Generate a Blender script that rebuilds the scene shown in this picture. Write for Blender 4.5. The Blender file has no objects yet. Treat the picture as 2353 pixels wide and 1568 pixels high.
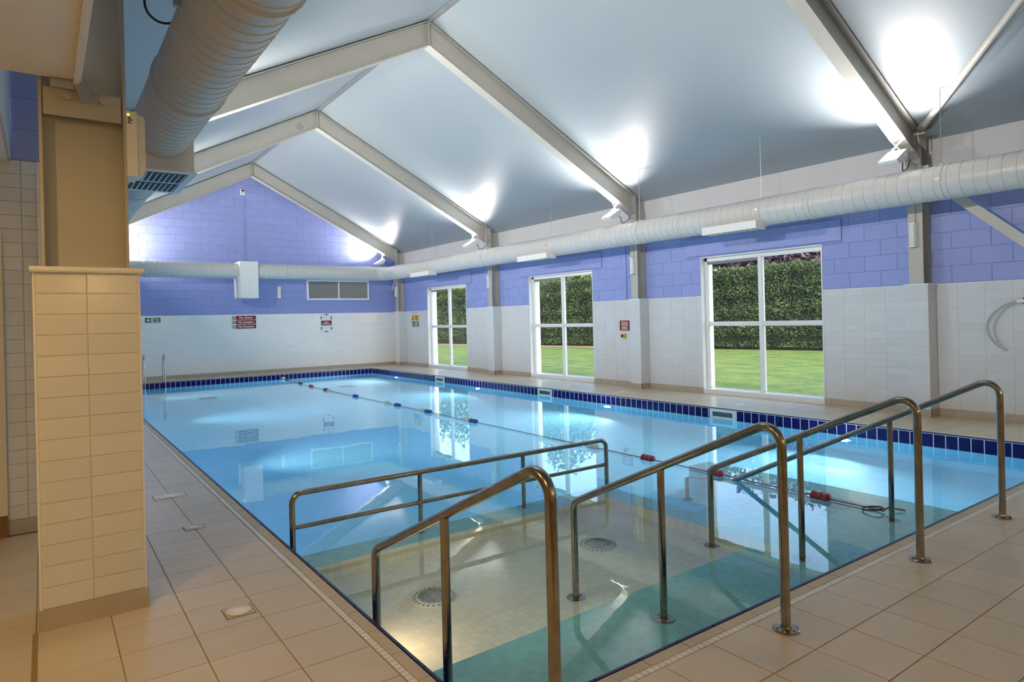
import bpy, math, random
from mathutils import Vector, Matrix
random.seed(7)
D = bpy.data
S = bpy.context.scene
COL = S.collection
PI = math.pi

# ------------------------------------------------------------------ camera, world, sun, exposure
IMG_W, IMG_H = 2353, 1568
F_PX, YAW, PITCH, ROLL, CY = 1503.6935, 0.62159, -0.000135, 0.02393, -50.414
CAM = Vector((0, 0, 1.5))
def cam_axes():
    cy, sy = math.cos(YAW), math.sin(YAW)
    f = Vector((sy, cy, 0)); r = Vector((cy, -sy, 0)); d = Vector((0, 0, -1))
    cp, sp = math.cos(PITCH), math.sin(PITCH)
    f2 = f*cp + d*sp; d2 = d*cp - f*sp
    cr, sr = math.cos(ROLL), math.sin(ROLL)
    return r*cr + d2*sr, d2*cr - r*sr, f2
_r, _d, _f = cam_axes()
cam = D.objects.new('camera', D.cameras.new('camera'))
COL.objects.link(cam)
m = Matrix.Identity(4)
for i in range(3):
    m[i][0] = _r[i]; m[i][1] = -_d[i]; m[i][2] = -_f[i]; m[i][3] = CAM[i]
cam.matrix_world = m
cam.data.sensor_fit = 'HORIZONTAL'; cam.data.sensor_width = 36
cam.data.lens = 36*F_PX/IMG_W
cam.data.shift_y = CY/IMG_W
cam.data.clip_end = 300
S.camera = cam

def project(P):
    v = Vector(P) - CAM
    z = v.dot(_f)
    if z < .15: return None
    return IMG_W/2 + F_PX*v.dot(_r)/z, IMG_H/2 + CY + F_PX*v.dot(_d)/z, z

w = D.worlds.new('sky'); S.world = w; w.use_nodes = True
nt = w.node_tree; nt.nodes.clear()
wo = nt.nodes.new('ShaderNodeOutputWorld'); bg = nt.nodes.new('ShaderNodeBackground')
sk = nt.nodes.new('ShaderNodeTexSky'); sk.sky_type = 'NISHITA'; sk.sun_disc = False
sk.sun_elevation = math.radians(38); sk.sun_rotation = math.radians(195)
sk.air_density = 1.0; sk.dust_density = 2.5; sk.ozone_density = 1.0
nt.links.new(sk.outputs[0], bg.inputs[0]); nt.links.new(bg.outputs[0], wo.inputs[0])
bg.inputs[1].default_value = 0.58

sun = D.objects.new('sun', D.lights.new('sun', 'SUN')); COL.objects.link(sun)
sun.data.energy = 3.0; sun.data.angle = math.radians(2); sun.data.color = (1, .95, .86)
sun.rotation_euler = Vector((-.04, .80, -.55)).to_track_quat('-Z', 'Y').to_euler()

S.view_settings.view_transform = 'Standard'; S.view_settings.look = 'None'
S.view_settings.gamma = 1; S.view_settings.use_curve_mapping = False
S.view_settings.exposure = 0.66
FLOOD_W = 52.0
FLOOD_COL = (1.0, .91, .87)
FLOOD_W2 = 145.0
FLOOD_COL2 = (1.0, .90, .80)
POOL_W = 42.0
POOL_W2 = 15.0
BAY_W = 3.2
WARM_W = 17.0
GLOBE_W = (120.0, 270.0, 420.0)
WARM_COL = (1.0, .60, .20)

S.cycles.max_bounces = 10; S.cycles.diffuse_bounces = 6; S.cycles.glossy_bounces = 4
S.cycles.transmission_bounces = 6; S.cycles.transparent_max_bounces = 8
S.cycles.sample_clamp_indirect = 6.0
S.cycles.use_adaptive_sampling = True; S.cycles.adaptive_threshold = 0.04; S.cycles.adaptive_min_samples = 16
S.cycles.use_denoising = True

# ------------------------------------------------------------------ key dimensions (metres)
XL, XR, YN, YF = 1.323, 8.747, 2.030, 20.197          # pool edges
XW, YW = 10.230, 21.213                                # right wall, far wall
ZT = 1.843                                             # top of the wall tiling
XRD, ZRD, SL = 5.24, 6.44, 0.516                       # ridge and roof slope
WATER = -0.155
FRAMES = [4.16, 9.55, 14.94, 20.75]
def roof_z(x): return ZRD - SL*abs(x - XRD)

# ------------------------------------------------------------------ materials
MAT = {}
def principled(name, col, rough=.5, metal=0., spec=.5):
    mt = D.materials.new(name); mt.use_nodes = True
    b = mt.node_tree.nodes['Principled BSDF']
    b.inputs['Base Color'].default_value = (*col, 1)
    b.inputs['Roughness'].default_value = rough
    b.inputs['Metallic'].default_value = metal
    b.inputs['Specular IOR Level'].default_value = spec
    MAT[name] = mt
    return mt, mt.node_tree, b
def ramp2(nt, fac, c0, c1, p0=0., p1=1.):
    r = nt.nodes.new('ShaderNodeValToRGB')
    r.color_ramp.elements[0].position = p0; r.color_ramp.elements[1].position = p1
    r.color_ramp.elements[0].color = (*c0, 1); r.color_ramp.elements[1].color = (*c1, 1)
    nt.links.new(fac, r.inputs[0]); return r.outputs[0]
def noise(nt, scale, detail=2, coord='Object', rough=.55, vec=None):
    n = nt.nodes.new('ShaderNodeTexNoise'); n.inputs['Scale'].default_value = scale
    n.inputs['Detail'].default_value = detail; n.inputs['Roughness'].default_value = rough
    if vec is None:
        t = nt.nodes.new('ShaderNodeTexCoord'); vec = t.outputs[coord]
    nt.links.new(vec, n.inputs['Vector']); return n.outputs['Fac']
def position(nt):
    return nt.nodes.new('ShaderNodeNewGeometry').outputs['Position']
def bump(nt, b, h, strength=.1, dist=.01):
    bp = nt.nodes.new('ShaderNodeBump'); bp.inputs['Strength'].default_value = strength
    bp.inputs['Distance'].default_value = dist
    nt.links.new(h, bp.inputs['Height']); nt.links.new(bp.outputs[0], b.inputs['Normal'])
def mix_rgb(nt, fac, a, b_, mode='MIX'):
    mx = nt.nodes.new('ShaderNodeMix'); mx.data_type = 'RGBA'; mx.blend_type = mode
    if isinstance(fac, float): mx.inputs['Factor'].default_value = fac
    else: nt.links.new(fac, mx.inputs['Factor'])
    for s, v in ((mx.inputs['A'], a), (mx.inputs['B'], b_)):
        if isinstance(v, tuple): s.default_value = (*v, 1)
        else: nt.links.new(v, s)
    return mx.outputs['Result']
def scaled(c, k): return tuple(min(1, x*k) for x in c)

def m_noise(name, col, rough, var=.08, scale=6., spec=.5, bmp=0., bscale=40., metal=0.):
    mt, nt, b = principled(name, col, rough, metal, spec)
    n = noise(nt, scale, vec=position(nt))
    nt.links.new(ramp2(nt, n, scaled(col, 1-var), scaled(col, 1+var), .3, .7), b.inputs['Base Color'])
    if bmp: bump(nt, b, noise(nt, bscale, 2, vec=position(nt)), bmp)
    return mt
def m_piece(name, col, rough, var=.08, grain=.05, gscale=(5., 5., 5.), spec=.5, bmp=.0, bscale=60):
    """one piece of tiling: tone varies from piece to piece, faint grain inside"""
    mt, nt, b = principled(name, col, rough, 0, spec)
    oi = nt.nodes.new('ShaderNodeObjectInfo')
    base = ramp2(nt, oi.outputs['Random'], scaled(col, 1-var), scaled(col, 1+var))
    mp = nt.nodes.new('ShaderNodeMapping'); mp.inputs['Scale'].default_value = gscale
    nt.links.new(position(nt), mp.inputs['Vector'])
    n = noise(nt, 1.0, 3, vec=mp.outputs[0])
    g = ramp2(nt, n, (1-grain,)*3, (1+grain*.0+0,)*3, .25, .75)
    nt.links.new(mix_rgb(nt, 1.0, base, g, 'MULTIPLY'), b.inputs['Base Color'])
    if bmp: bump(nt, b, noise(nt, bscale, 3, vec=position(nt)), bmp)
    return mt
def m_grid(name, col, grout, rough, du, dv, joint, axes, origin=(0, 0), var=.06, offset=0., bmp=.25, spec=.5):
    """fine tiling too far off to tell apart: a grid of tiles in world metres on the two named axes"""
    mt, nt, b = principled(name, col, rough, 0, spec)
    sx = nt.nodes.new('ShaderNodeSeparateXYZ'); nt.links.new(position(nt), sx.inputs[0])
    cb = nt.nodes.new('ShaderNodeCombineXYZ')
    for k, a in enumerate(axes):
        ad = nt.nodes.new('ShaderNodeMath'); ad.operation = 'SUBTRACT'
        nt.links.new(sx.outputs['XYZ'.index(a)], ad.inputs[0]); ad.inputs[1].default_value = origin[k]
        nt.links.new(ad.outputs[0], cb.inputs[k])
    br = nt.nodes.new('ShaderNodeTexBrick'); br.offset = offset; br.offset_frequency = 2
    br.inputs['Scale'].default_value = 1
    br.inputs['Brick Width'].default_value = du; br.inputs['Row Height'].default_value = dv
    br.inputs['Mortar Size'].default_value = joint; br.inputs['Mortar Smooth'].default_value = .2
    br.inputs['Color1'].default_value = (*scaled(col, 1-var), 1)
    br.inputs['Color2'].default_value = (*scaled(col, 1+var), 1)
    br.inputs['Mortar'].default_value = (*grout, 1)
    nt.links.new(cb.outputs[0], br.inputs['Vector'])
    nt.links.new(br.outputs['Color'], b.inputs['Base Color'])
    if bmp:
        iv = nt.nodes.new('ShaderNodeMath'); iv.operation = 'SUBTRACT'; iv.inputs[0].default_value = 1
        nt.links.new(br.outputs['Fac'], iv.inputs[1]); bump(nt, b, iv.outputs[0], bmp, .004)
    return mt
def m_emit(name, col, strength):
    mt = D.materials.new(name); mt.use_nodes = True; nt = mt.node_tree; nt.nodes.clear()
    o = nt.nodes.new('ShaderNodeOutputMaterial'); e = nt.nodes.new('ShaderNodeEmission')
    e.inputs[0].default_value = (*col, 1); e.inputs[1].default_value = strength
    nt.links.new(e.outputs[0], o.inputs[0]); mt.cycles.emission_sampling = 'NONE'; MAT[name] = mt; return mt

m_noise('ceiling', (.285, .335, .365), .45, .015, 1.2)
m_noise('white_board', (.52, .52, .535), .5, .02, 2.)
m_noise('steel_cream', (.46, .45, .405), .42, .03, 3.)
m_noise('duct_white', (.58, .58, .565), .35, .025, 2.5)
m_noise('white_plastic', (.80, .80, .79), .35, .02, 8.)
m_noise('white_frame', (.82, .83, .83), .3, .015, 4.)
m_piece('purple_block', (.285, .345, .680), .55, .03, .06, (9, 9, 9), bmp=.12, bscale=55)
m_noise('purple_joint', (.24, .29, .58), .7, .05, 20.)
m_noise('purple_paint', (.285, .345, .680), .5, .04, 6., bmp=.05)
m_piece('wall_tile', (.68, .695, .71), .16, .03, .03, (2, 2, 2))
m_noise('wall_grout', (.62, .625, .63), .6, .04, 12.)
m_grid('wall_tile_far', (.92, .90, .88), (.86, .84, .82), .14, .3157, .1055, .0035, 'XZ', (0, .12), .02)
m_grid('wall_tile_side', (.80, .775, .75), (.74, .72, .70), .16, .3157, .1055, .0035, 'YZ', (0, .12), .05)
m_noise('tile_trim', (.80, .80, .80), .3, .02, 5.)
m_piece('deck_tile', (.61, .515, .37), .30, .045, .12, (1.6, 5.0, 3.0), bmp=.04, bscale=120)
m_noise('deck_grout', (.235, .205, .165), .8, .15, 14.)
m_grid('deck_field', (.61, .515, .37), (.30, .27, .23), .30, .3157, .3157, .003, 'XY', (.258, 4.135), .04)
m_piece('coping', (.54, .45, .31), .5, .04, .08, (20, 20, 8), bmp=.25, bscale=220)
m_piece('mosaic_white', (.74, .72, .68), .3, .06, .03)
m_noise('skirting', (.45, .40, .325), .4, .06, 5.)
m_piece('navy_tile', (.006, .004, .095), .22, .2, .1, (8, 8, 8), spec=.2)
m_piece('navy_edge', (.008, .006, .10), .3, .2, .1, (8, 8, 8), spec=.3)
m_noise('pool_grout', (.80, .81, .80), .7, .05, 20.)
m_grid('pool_blue', (.56, .86, .97), (.62, .87, .96), .3, .118, .118, .004, 'XY', (0, 0), .03, bmp=.1)
m_grid('pool_blue_side', (.56, .86, .97), (.62, .87, .96), .3, .118, .118, .004, 'YZ', (0, 0), .03, bmp=.1)
m_grid('spa_cream', (.92, .84, .70), (.86, .78, .64), .4, .052, .052, .003, 'XY', (0, 0), .06, bmp=.1)
m_grid('step_teal', (.28, .68, .70), (.32, .70, .72), .4, .052, .052, .003, 'XY', (0, 0), .08, bmp=.1)
m_noise('lane_red', (.36, .03, .035), .35, .08, 12.)
m_noise('lane_blue', (.02, .07, .26), .35, .08, 12.)
m_noise('lane_white', (.74, .68, .58), .4, .06, 12.)
m_noise('rope', (.30, .12, .10), .7, .2, 60.)
m_noise('dark', (.015, .016, .018), .5, .2, 9.)
m_noise('grey_slot', (.20, .21, .22), .5, .1, 9.)
m_noise('alu', (.50, .51, .52), .32, .04, 9., metal=.8)
m_noise('louvre_grey', (.36, .365, .37), .45, .04, 9.)
m_noise('throat_green', (.05, .085, .075), .5, .2, 20.)
m_noise('sign_red', (.25, .008, .014), .35, .03, 9.)
m_noise('sign_green', (.006, .145, .085), .35, .03, 9.)
m_noise('sign_yellow', (.80, .46, .02), .35, .03, 9.)
m_noise('sign_white', (.82, .82, .82), .35, .02, 9.)
m_noise('sign_black', (.012, .012, .014), .4, .05, 9.)
m_noise('brass', (.52, .34, .10), .32, .08, 30., metal=.7)
m_noise('timber', (.24, .105, .035), .45, .25, 7.)
m_noise('cream_panel', (.74, .66, .52), .45, .02, 2.)
m_noise('soffit', (.86, .86, .88), .6, .03, 3.)
m_noise('rubber', (.02, .02, .022), .6, .1, 20.)
m_noise('hose', (.50, .51, .52), .45, .05, 20.)
m_noise('skimmer', (.66, .70, .68), .35, .04, 10.)
m_emit('lamp_glass', (1.0, .94, .90), 9.0)
m_emit('pool_lamp', (.92, .98, 1.0), 6.0)
m_emit('warm_lens', (1.0, .72, .40), 8.0)
m_emit('led_yellow', (1.0, .85, .05), 3.0)
mt, nt, b = principled('stainless', (.40, .375, .34), .20, 1.0)
n = noise(nt, 14, 4, vec=position(nt)); nt.links.new(ramp2(nt, n, (.27, .245, .21), (.38, .355, .32), .3, .7), b.inputs['Base Color'])
n2 = noise(nt, 40, 3, vec=position(nt)); nt.links.new(ramp2(nt, n2, (.13,)*3, (.26,)*3), b.inputs['Roughness'])
mt, nt, b = principled('chrome', (.62, .63, .64), .12, 1.0)
n = noise(nt, 10, 2, vec=position(nt)); nt.links.new(ramp2(nt, n, (.56, .57, .58), (.68, .69, .70)), b.inputs['Base Color'])

# window glass: clear pane, a little reflection
mt = D.materials.new('pane_glass'); mt.use_nodes = True; nt = mt.node_tree; nt.nodes.clear()
o = nt.nodes.new('ShaderNodeOutputMaterial'); mx = nt.nodes.new('ShaderNodeMixShader')
lw = nt.nodes.new('ShaderNodeLayerWeight'); lw.inputs[0].default_value = .5
pw_ = nt.nodes.new('ShaderNodeMath'); pw_.operation = 'POWER'; pw_.inputs[1].default_value = 5
nt.links.new(lw.outputs['Facing'], pw_.inputs[0])
fr = nt.nodes.new('ShaderNodeMath'); fr.operation = 'MULTIPLY_ADD'; nt.links.new(pw_.outputs[0], fr.inputs[0])
fr.inputs[1].default_value = .90; fr.inputs[2].default_value = .03
tr = nt.nodes.new('ShaderNodeBsdfTransparent'); tr.inputs[0].default_value = (.93, .96, .95, 1)
gl = nt.nodes.new('ShaderNodeBsdfGlossy'); gl.inputs['Roughness'].default_value = .02
nt.links.new(fr.outputs[0], mx.inputs[0]); nt.links.new(tr.outputs[0], mx.inputs[1])
nt.links.new(gl.outputs[0], mx.inputs[2]); nt.links.new(mx.outputs[0], o.inputs[0]); MAT['pane_glass'] = mt

# pool water: refracting surface with faint ripples, red light absorbed with depth
mt = D.materials.new('water'); mt.use_nodes = True; nt = mt.node_tree; nt.nodes.clear()
o = nt.nodes.new('ShaderNodeOutputMaterial'); g = nt.nodes.new('ShaderNodeBsdfGlass')
g.inputs['IOR'].default_value = 1.333; g.inputs['Roughness'].default_value = 0.0
mp = nt.nodes.new('ShaderNodeMapping'); mp.inputs['Scale'].default_value = (1, .7, 1)
nt.links.new(position(nt), mp.inputs['Vector'])
n1 = noise(nt, 1.7, 2, vec=mp.outputs[0]); n3 = noise(nt, 9.0, 2, vec=mp.outputs[0])
ad = nt.nodes.new('ShaderNodeMath'); ad.operation = 'MULTIPLY_ADD'; nt.links.new(n3, ad.inputs[0])
ad.inputs[1].default_value = .12; nt.links.new(n1, ad.inputs[2])
bp = nt.nodes.new('ShaderNodeBump'); bp.inputs['Strength'].default_value = .022; bp.inputs['Distance'].default_value = .04
nt.links.new(ad.outputs[0], bp.inputs['Height']); nt.links.new(bp.outputs[0], g.inputs['Normal'])
va = nt.nodes.new('ShaderNodeVolumeAbsorption'); va.inputs[0].default_value = (.34, .84, .99, 1); va.inputs[1].default_value = .30
nt.links.new(g.outputs[0], o.inputs['Surface']); nt.links.new(va.outputs[0], o.inputs['Volume']); MAT['water'] = mt

# garden
mt, nt, b = principled('lawn', (.16, .27, .03), .9)
n = noise(nt, 1.3, 4, vec=position(nt)); n2 = noise(nt, 9, 4, vec=position(nt))
c1 = ramp2(nt, n, (.065, .125, .011), (.165, .205, .02), .35, .65)
c2 = ramp2(nt, n2, (.45, .48, .4), (1, 1, 1), .3, .65)
nt.links.new(mix_rgb(nt, 1.0, c1, c2, 'MULTIPLY'), b.inputs['Base Color']); bump(nt, b, n2, .5, .03)
m_noise('soil', (.20, .14, .085), .95, .3, 8., bmp=.5, bscale=30)
m_noise('hedge_core', (.012, .020, .008), .9, .3, 3.)
def m_leaf(name, c0, c1, scale):
    mt, nt, b = principled(name, c0, .6)
    n = noise(nt, scale, 4, vec=position(nt))
    nt.links.new(ramp2(nt, n, c0, c1, .32, .68), b.inputs['Base Color'])
m_leaf('hedge_leaf', (.016, .034, .009), (.095, .115, .022), 3.5)
m_leaf('plum_leaf', (.022, .010, .024), (.10, .04, .085), 2.0)
m_leaf('tree_leaf', (.03, .055, .014), (.13, .16, .05), 2.0)
m_noise('bark', (.10, .075, .055), .9, .3, 8.)

# ------------------------------------------------------------------ mesh helpers
class MB:
    def __init__(s): s.v = []; s.f = []
    def add(s, vs, fs):
        o = len(s.v); s.v += [tuple(v) for v in vs]; s.f += [tuple(i+o for i in f) for f in fs]; return s
    def box(s, x0, x1, y0, y1, z0, z1):
        return s.add([(x0,y0,z0),(x1,y0,z0),(x1,y1,z0),(x0,y1,z0),(x0,y0,z1),(x1,y0,z1),(x1,y1,z1),(x0,y1,z1)],
                     [(0,3,2,1),(4,5,6,7),(0,1,5,4),(1,2,6,5),(2,3,7,6),(3,0,4,7)])
    def obox(s, c, ax, ay, az, hx, hy, hz):
        """box about c with unit axes and half sizes"""
        c = Vector(c); vs = []
        for k in (-1, 1):
            for i, j in ((-1,-1),(1,-1),(1,1),(-1,1)):
                vs.append(c + ax*(i*hx) + ay*(j*hy) + az*(k*hz))
        return s.add(vs, [(0,3,2,1),(4,5,6,7),(0,1,5,4),(1,2,6,5),(2,3,7,6),(3,0,4,7)])
    def bar(s, p0, p1, side, hw, hd):
        """rectangular bar p0-p1; hw half width along side, hd half depth across"""
        p0 = Vector(p0); p1 = Vector(p1); d = (p1-p0); L = d.length; d = d.normalized()
        sd = Vector(side); sd = (sd - d*sd.dot(d)).normalized(); n = d.cross(sd)
        return s.obox((p0+p1)/2, d, sd, n, L/2, hw, hd)
    def prism(s, pts, axis, a0, a1):
        """2D outline pushed along an axis"""
        def P(p, a):
            return {'x': (a, p[0], p[1]), 'y': (p[0], a, p[1]), 'z': (p[0], p[1], a)}[axis]
        n = len(pts); vs = [P(p, a0) for p in pts] + [P(p, a1) for p in pts]
        return s.add(vs, [tuple(range(n)), tuple(range(2*n-1, n-1, -1))] + [(i, i+n, (i+1) % n+n, (i+1) % n) for i in range(n)])
    def tube(s, path, r, n=12, caps=True):
        path = [Vector(p) for p in path]; rr = r if isinstance(r, (list, tuple)) else [r]*len(path)
        ref = None; rings = []
        for i, p in enumerate(path):
            a = path[max(i-1, 0)]; b_ = path[min(i+1, len(path)-1)]
            t = (b_-a).normalized()
            if ref is None:
                ref = Vector((0,0,1)) if abs(t.z) < .9 else Vector((1,0,0))
            u = (ref - t*ref.dot(t)).normalized(); ref = u; v_ = t.cross(u)
            rings.append([p + u*(math.cos(2*PI*k/n)*rr[i]) + v_*(math.sin(2*PI*k/n)*rr[i]) for k in range(n)])
        o = len(s.v)
        for g in rings: s.v += [tuple(q) for q in g]
        for i in range(len(rings)-1):
            for k in range(n):
                s.f.append((o+i*n+k, o+i*n+(k+1) % n, o+(i+1)*n+(k+1) % n, o+(i+1)*n+k))
        if caps:
            s.f.append(tuple(o+k for k in range(n-1, -1, -1))); s.f.append(tuple(o+(len(rings)-1)*n+k for k in range(n)))
        return s
    def cyl(s, p0, p1, r, n=16): return s.tube([p0, p1], r, n)
    def lathe(s, prof, c=(0,0,0), n=24):
        """profile of (radius, z) turned about a vertical axis at c"""
        o = len(s.v)
        for r, z in prof:
            for k in range(n):
                a = 2*PI*k/n; s.v.append((c[0]+r*math.cos(a), c[1]+r*math.sin(a), c[2]+z))
        for i in range(len(prof)-1):
            for k in range(n):
                s.f.append((o+i*n+k, o+i*n+(k+1) % n, o+(i+1)*n+(k+1) % n, o+(i+1)*n+k))
        return s
    def mesh(s, name, mat, smooth=False):
        me = D.meshes.new(name); me.from_pydata(s.v, [], s.f); me.update()
        if mat: me.materials.append(MAT[mat])
        if smooth:
            me.polygons.foreach_set('use_smooth', [True]*len(me.polygons))
            try: me.set_sharp_from_angle(angle=math.radians(40))
            except Exception: pass
        return me
    def build(s, name, mat, parent=None, smooth=False):
        return put(name, s.mesh(name, mat, smooth), parent)
def chain(o):
    """world matrix of a parent chain, without waiting for the depsgraph"""
    return Matrix.Identity(4) if o is None else chain(o.parent) @ o.matrix_basis
def put(name, data, parent=None, world=None):
    """link an object; its mesh is given in world coordinates unless a world matrix is passed"""
    o = D.objects.new(name, data); COL.objects.link(o)
    if parent is not None:
        o.parent = parent
        o.matrix_basis = chain(parent).inverted() @ (world or Matrix.Identity(4))
    elif world is not None: o.matrix_basis = world
    return o
def tag(o, label=None, cat=None, group=None, kind=None):
    if label: o['label'] = label
    if cat: o['category'] = cat
    if group: o['group'] = group
    if kind: o['kind'] = kind
    return o
def thing(name, label, cat, loc=(0,0,0), group=None, rotz=0., kind=None):
    o = put(name, None); o.location = loc; o.rotation_euler = (0, 0, rotz); o.empty_display_size = .1
    return tag(o, label, cat, group, kind)
def struct(name, label=None, loc=(0,0,0)):
    o = put(name, None); o.location = loc; return tag(o, label, kind='structure')
def arc(c, r, a0, a1, u, v, n=6):
    c = Vector(c); u = Vector(u); v = Vector(v)
    return [c + u*(r*math.cos(a0+(a1-a0)*i/n)) + v*(r*math.sin(a0+(a1-a0)*i/n)) for i in range(n+1)]
def fillet(path, rad, n=6):
    """round the inner corners of a polyline"""
    path = [Vector(p) for p in path]; out = [path[0]]
    for i in range(1, len(path)-1):
        a, b_, c = path[i-1], path[i], path[i+1]
        d0 = (a-b_).normalized(); d1 = (c-b_).normalized()
        ang = d0.angle(d1); t = rad/math.tan(ang/2)
        p0 = b_+d0*t; p1 = b_+d1*t; cen = b_+(d0+d1).normalized()*(rad/math.sin(ang/2))
        v0 = (p0-cen); v1 = (p1-cen); th = v0.angle(v1)
        for k in range(n+1):
            s_ = k/n; q = (v0*math.sin((1-s_)*th)+v1*math.sin(s_*th))/math.sin(th); out.append(cen+q)
    out.append(path[-1]); return out

# -- pieces of tiling: one shared mesh per size, laid by location and rotation
_piece = {}
def piece_mesh(w_, h_, t, c, mat):
    k = (round(w_, 4), round(h_, 4), t, c, mat)
    if k not in _piece:
        x, y = w_/2, h_/2
        vs = [(-x,-y,-t),(x,-y,-t),(x,y,-t),(-x,y,-t), (-x,-y,-c),(x,-y,-c),(x,y,-c),(-x,y,-c),
              (-x+c,-y+c,0),(x-c,-y+c,0),(x-c,y-c,0),(-x+c,y-c,0)]
        fs = [(0,3,2,1)] + [(i,(i+1)%4,(i+1)%4+4,i+4) for i in range(4)] + [(i+4,(i+1)%4+4,(i+1)%4+8,i+8) for i in range(4)] + [(8,9,10,11)]
        me = D.meshes.new('piece'); me.from_pydata(vs, [], fs); me.materials.append(MAT[mat]); _piece[k] = me
    return _piece[k]
ROT = {'up': Matrix.Identity(3), '-x': Matrix(((0,0,-1),(-1,0,0),(0,1,0))), '-y': Matrix(((1,0,0),(0,0,-1),(0,1,0))),
       '+y': Matrix(((-1,0,0),(0,0,1),(0,1,0))), '+x': Matrix(((0,0,1),(1,0,0),(0,1,0)))}
class Pieces:
    """collects rectangular pieces, then makes the ones that show largest into objects and joins the rest"""
    def __init__(s): s.L = []
    def add(s, c, face, w_, h_): s.L.append((Vector(c), face, w_, h_))
    def score(s, it):
        c, face, w_, h_ = it
        p = project(c)
        if p is None or not (-60 < p[0] < IMG_W+60 and -60 < p[1] < IMG_H+60): return 0
        nrm = ROT[face] @ Vector((0,0,1)); d = (CAM-c)
        cs = nrm.dot(d.normalized())
        if cs <= 0.005: return 0
        return w_*h_*cs/(d.length**2) + 1e-6/d.length
    def lay(s, name, parent, mat, t, c, limit=300, rest=True):
        sc = sorted(s.L, key=s.score, reverse=True)
        keep = [i for i in sc[:limit] if s.score(i) > 0]; others = sc[len(keep):]
        for c0, face, w_, h_ in keep:
            mw = ROT[face].to_4x4(); mw.translation = c0
            put(name, piece_mesh(w_, h_, t, c, mat), parent, mw)
        if rest and others:
            mb = MB()
            for c0, face, w_, h_ in others:
                me = piece_mesh(w_, h_, t, c, mat); R = ROT[face]
                mb.add([R @ v.co + c0 for v in me.vertices], [tuple(p.vertices) for p in me.polygons])
            o = mb.build(name + '_field', mat, parent); o['kind'] = 'stuff'

def text(name, body, size, loc, face, mat, parent, extrude=.0006, align='CENTER', space=1.0, bold=0.0):
    cu = D.curves.new(name, 'FONT'); cu.body = body; cu.size = size; cu.align_x = align; cu.align_y = 'CENTER'
    cu.extrude = extrude; cu.space_line = space; cu.offset = bold; cu.materials.append(MAT[mat])
    cu.resolution_u = 3
    mw = ROT[face].to_4x4(); mw.translation = Vector(loc)
    t_ = D.objects.new(name, cu); COL.objects.link(t_)
    me = D.meshes.new_from_object(t_.evaluated_get(bpy.context.evaluated_depsgraph_get()))
    D.objects.remove(t_); me.materials.clear(); me.materials.append(MAT[mat])
    return put(name, me, parent, mw)
def flat(name, pts, loc, face, mat, parent, th=.001):
    """a small raised shape drawn on a sign: outline in sign coordinates"""
    n = len(pts); vs = [(p[0], p[1], 0) for p in pts] + [(p[0], p[1], th) for p in pts]
    me = D.meshes.new(name)
    me.from_pydata(vs, [], [tuple(range(n-1, -1, -1)), tuple(range(n, 2*n))] + [(i, (i+1) % n, (i+1) % n+n, i+n) for i in range(n)])
    me.materials.append(MAT[mat])
    mw = ROT[face].to_4x4(); mw.translation = Vector(loc)
    return put(name, me, parent, mw)

# ================================================================== STRUCTURE
TP = .3157                                             # floor tile pitch
COPE, STRIP = .080, .035                               # coping and white mosaic strip widths
X0, X1, Y0, Y1 = -4.5, XW + .35, -3.6, YW + .30
FLOOR_BASE = -.004

# ---- floor
floor = struct('floor', 'beige tiled pool surround')
fb = MB()
HB = .062                                              # the bed stops short of the pool shell
fb.box(X0, XL-HB, Y0, Y1, -1.6, FLOOR_BASE).box(XR+HB, X1, Y0, Y1, -1.6, FLOOR_BASE)
fb.box(XL-HB, XR+HB, Y0, YN-HB, -1.6, FLOOR_BASE).box(XL-HB, XR+HB, YF+HB, Y1, -1.6, FLOOR_BASE)
fb.build('grout_bed', 'deck_grout', floor)
tiles = Pieces(); G = .004
def lay_floor(x0, x1, y0, y1, ox, oy):
    i0 = math.floor((x0-ox)/TP); j0 = math.floor((y0-oy)/TP)
    i = i0
    while ox+i*TP < x1-1e-6:
        a, b_ = max(x0, ox+i*TP), min(x1, ox+(i+1)*TP)
        j = j0
        while oy+j*TP < y1-1e-6:
            c, d = max(y0, oy+j*TP), min(y1, oy+(j+1)*TP)
            if b_-a > .03 and d-c > .03:
                tiles.add(((a+b_)/2, (c+d)/2, 0), 'up', b_-a-G, d-c-G)
            j += 1
        i += 1
xs_in, ys_in = XL-COPE-STRIP, YN-COPE-STRIP
lay_floor(-2.6, xs_in, .2, 6.03, .258, 4.135)
lay_floor(.31, xs_in, 6.03, YW-.01, .258, 4.135)
lay_floor(xs_in, XW-.01, -.6, ys_in, 2.442, ys_in)
lay_floor(XR+COPE+STRIP, XW-.012, ys_in, YF+COPE+STRIP, XR+COPE+STRIP, 4.135)
lay_floor(xs_in, XW-.01, YF+COPE+STRIP, YW-.01, .258, YF+COPE+STRIP)
tiles.lay('deck_tile', floor, 'deck_tile', .008, .0015, 300)
cop = Pieces(); CP = .2600
def run(a, b_, step):
    n = max(1, round((b_-a)/step)); s_ = (b_-a)/n
    return [(a+s_*(i+.5), s_) for i in range(n)]
NOSE = .018
for y, s_ in run(YN-COPE, YF+COPE, CP):
    cop.add((XL-NOSE-(COPE-NOSE)/2, y, 0), 'up', COPE-NOSE-.002, s_-.003)
    cop.add((XR+NOSE+(COPE-NOSE)/2, y, 0), 'up', COPE-NOSE-.002, s_-.003)
for x, s_ in run(XL, XR, CP):
    cop.add((x, YN-NOSE-(COPE-NOSE)/2, 0), 'up', s_-.003, COPE-NOSE-.002)
    cop.add((x, YF+NOSE+(COPE-NOSE)/2, 0), 'up', s_-.003, COPE-NOSE-.002)
cop.lay('coping_tile', floor, 'coping', .02, .003, 300)
nose = Pieces()
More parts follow.
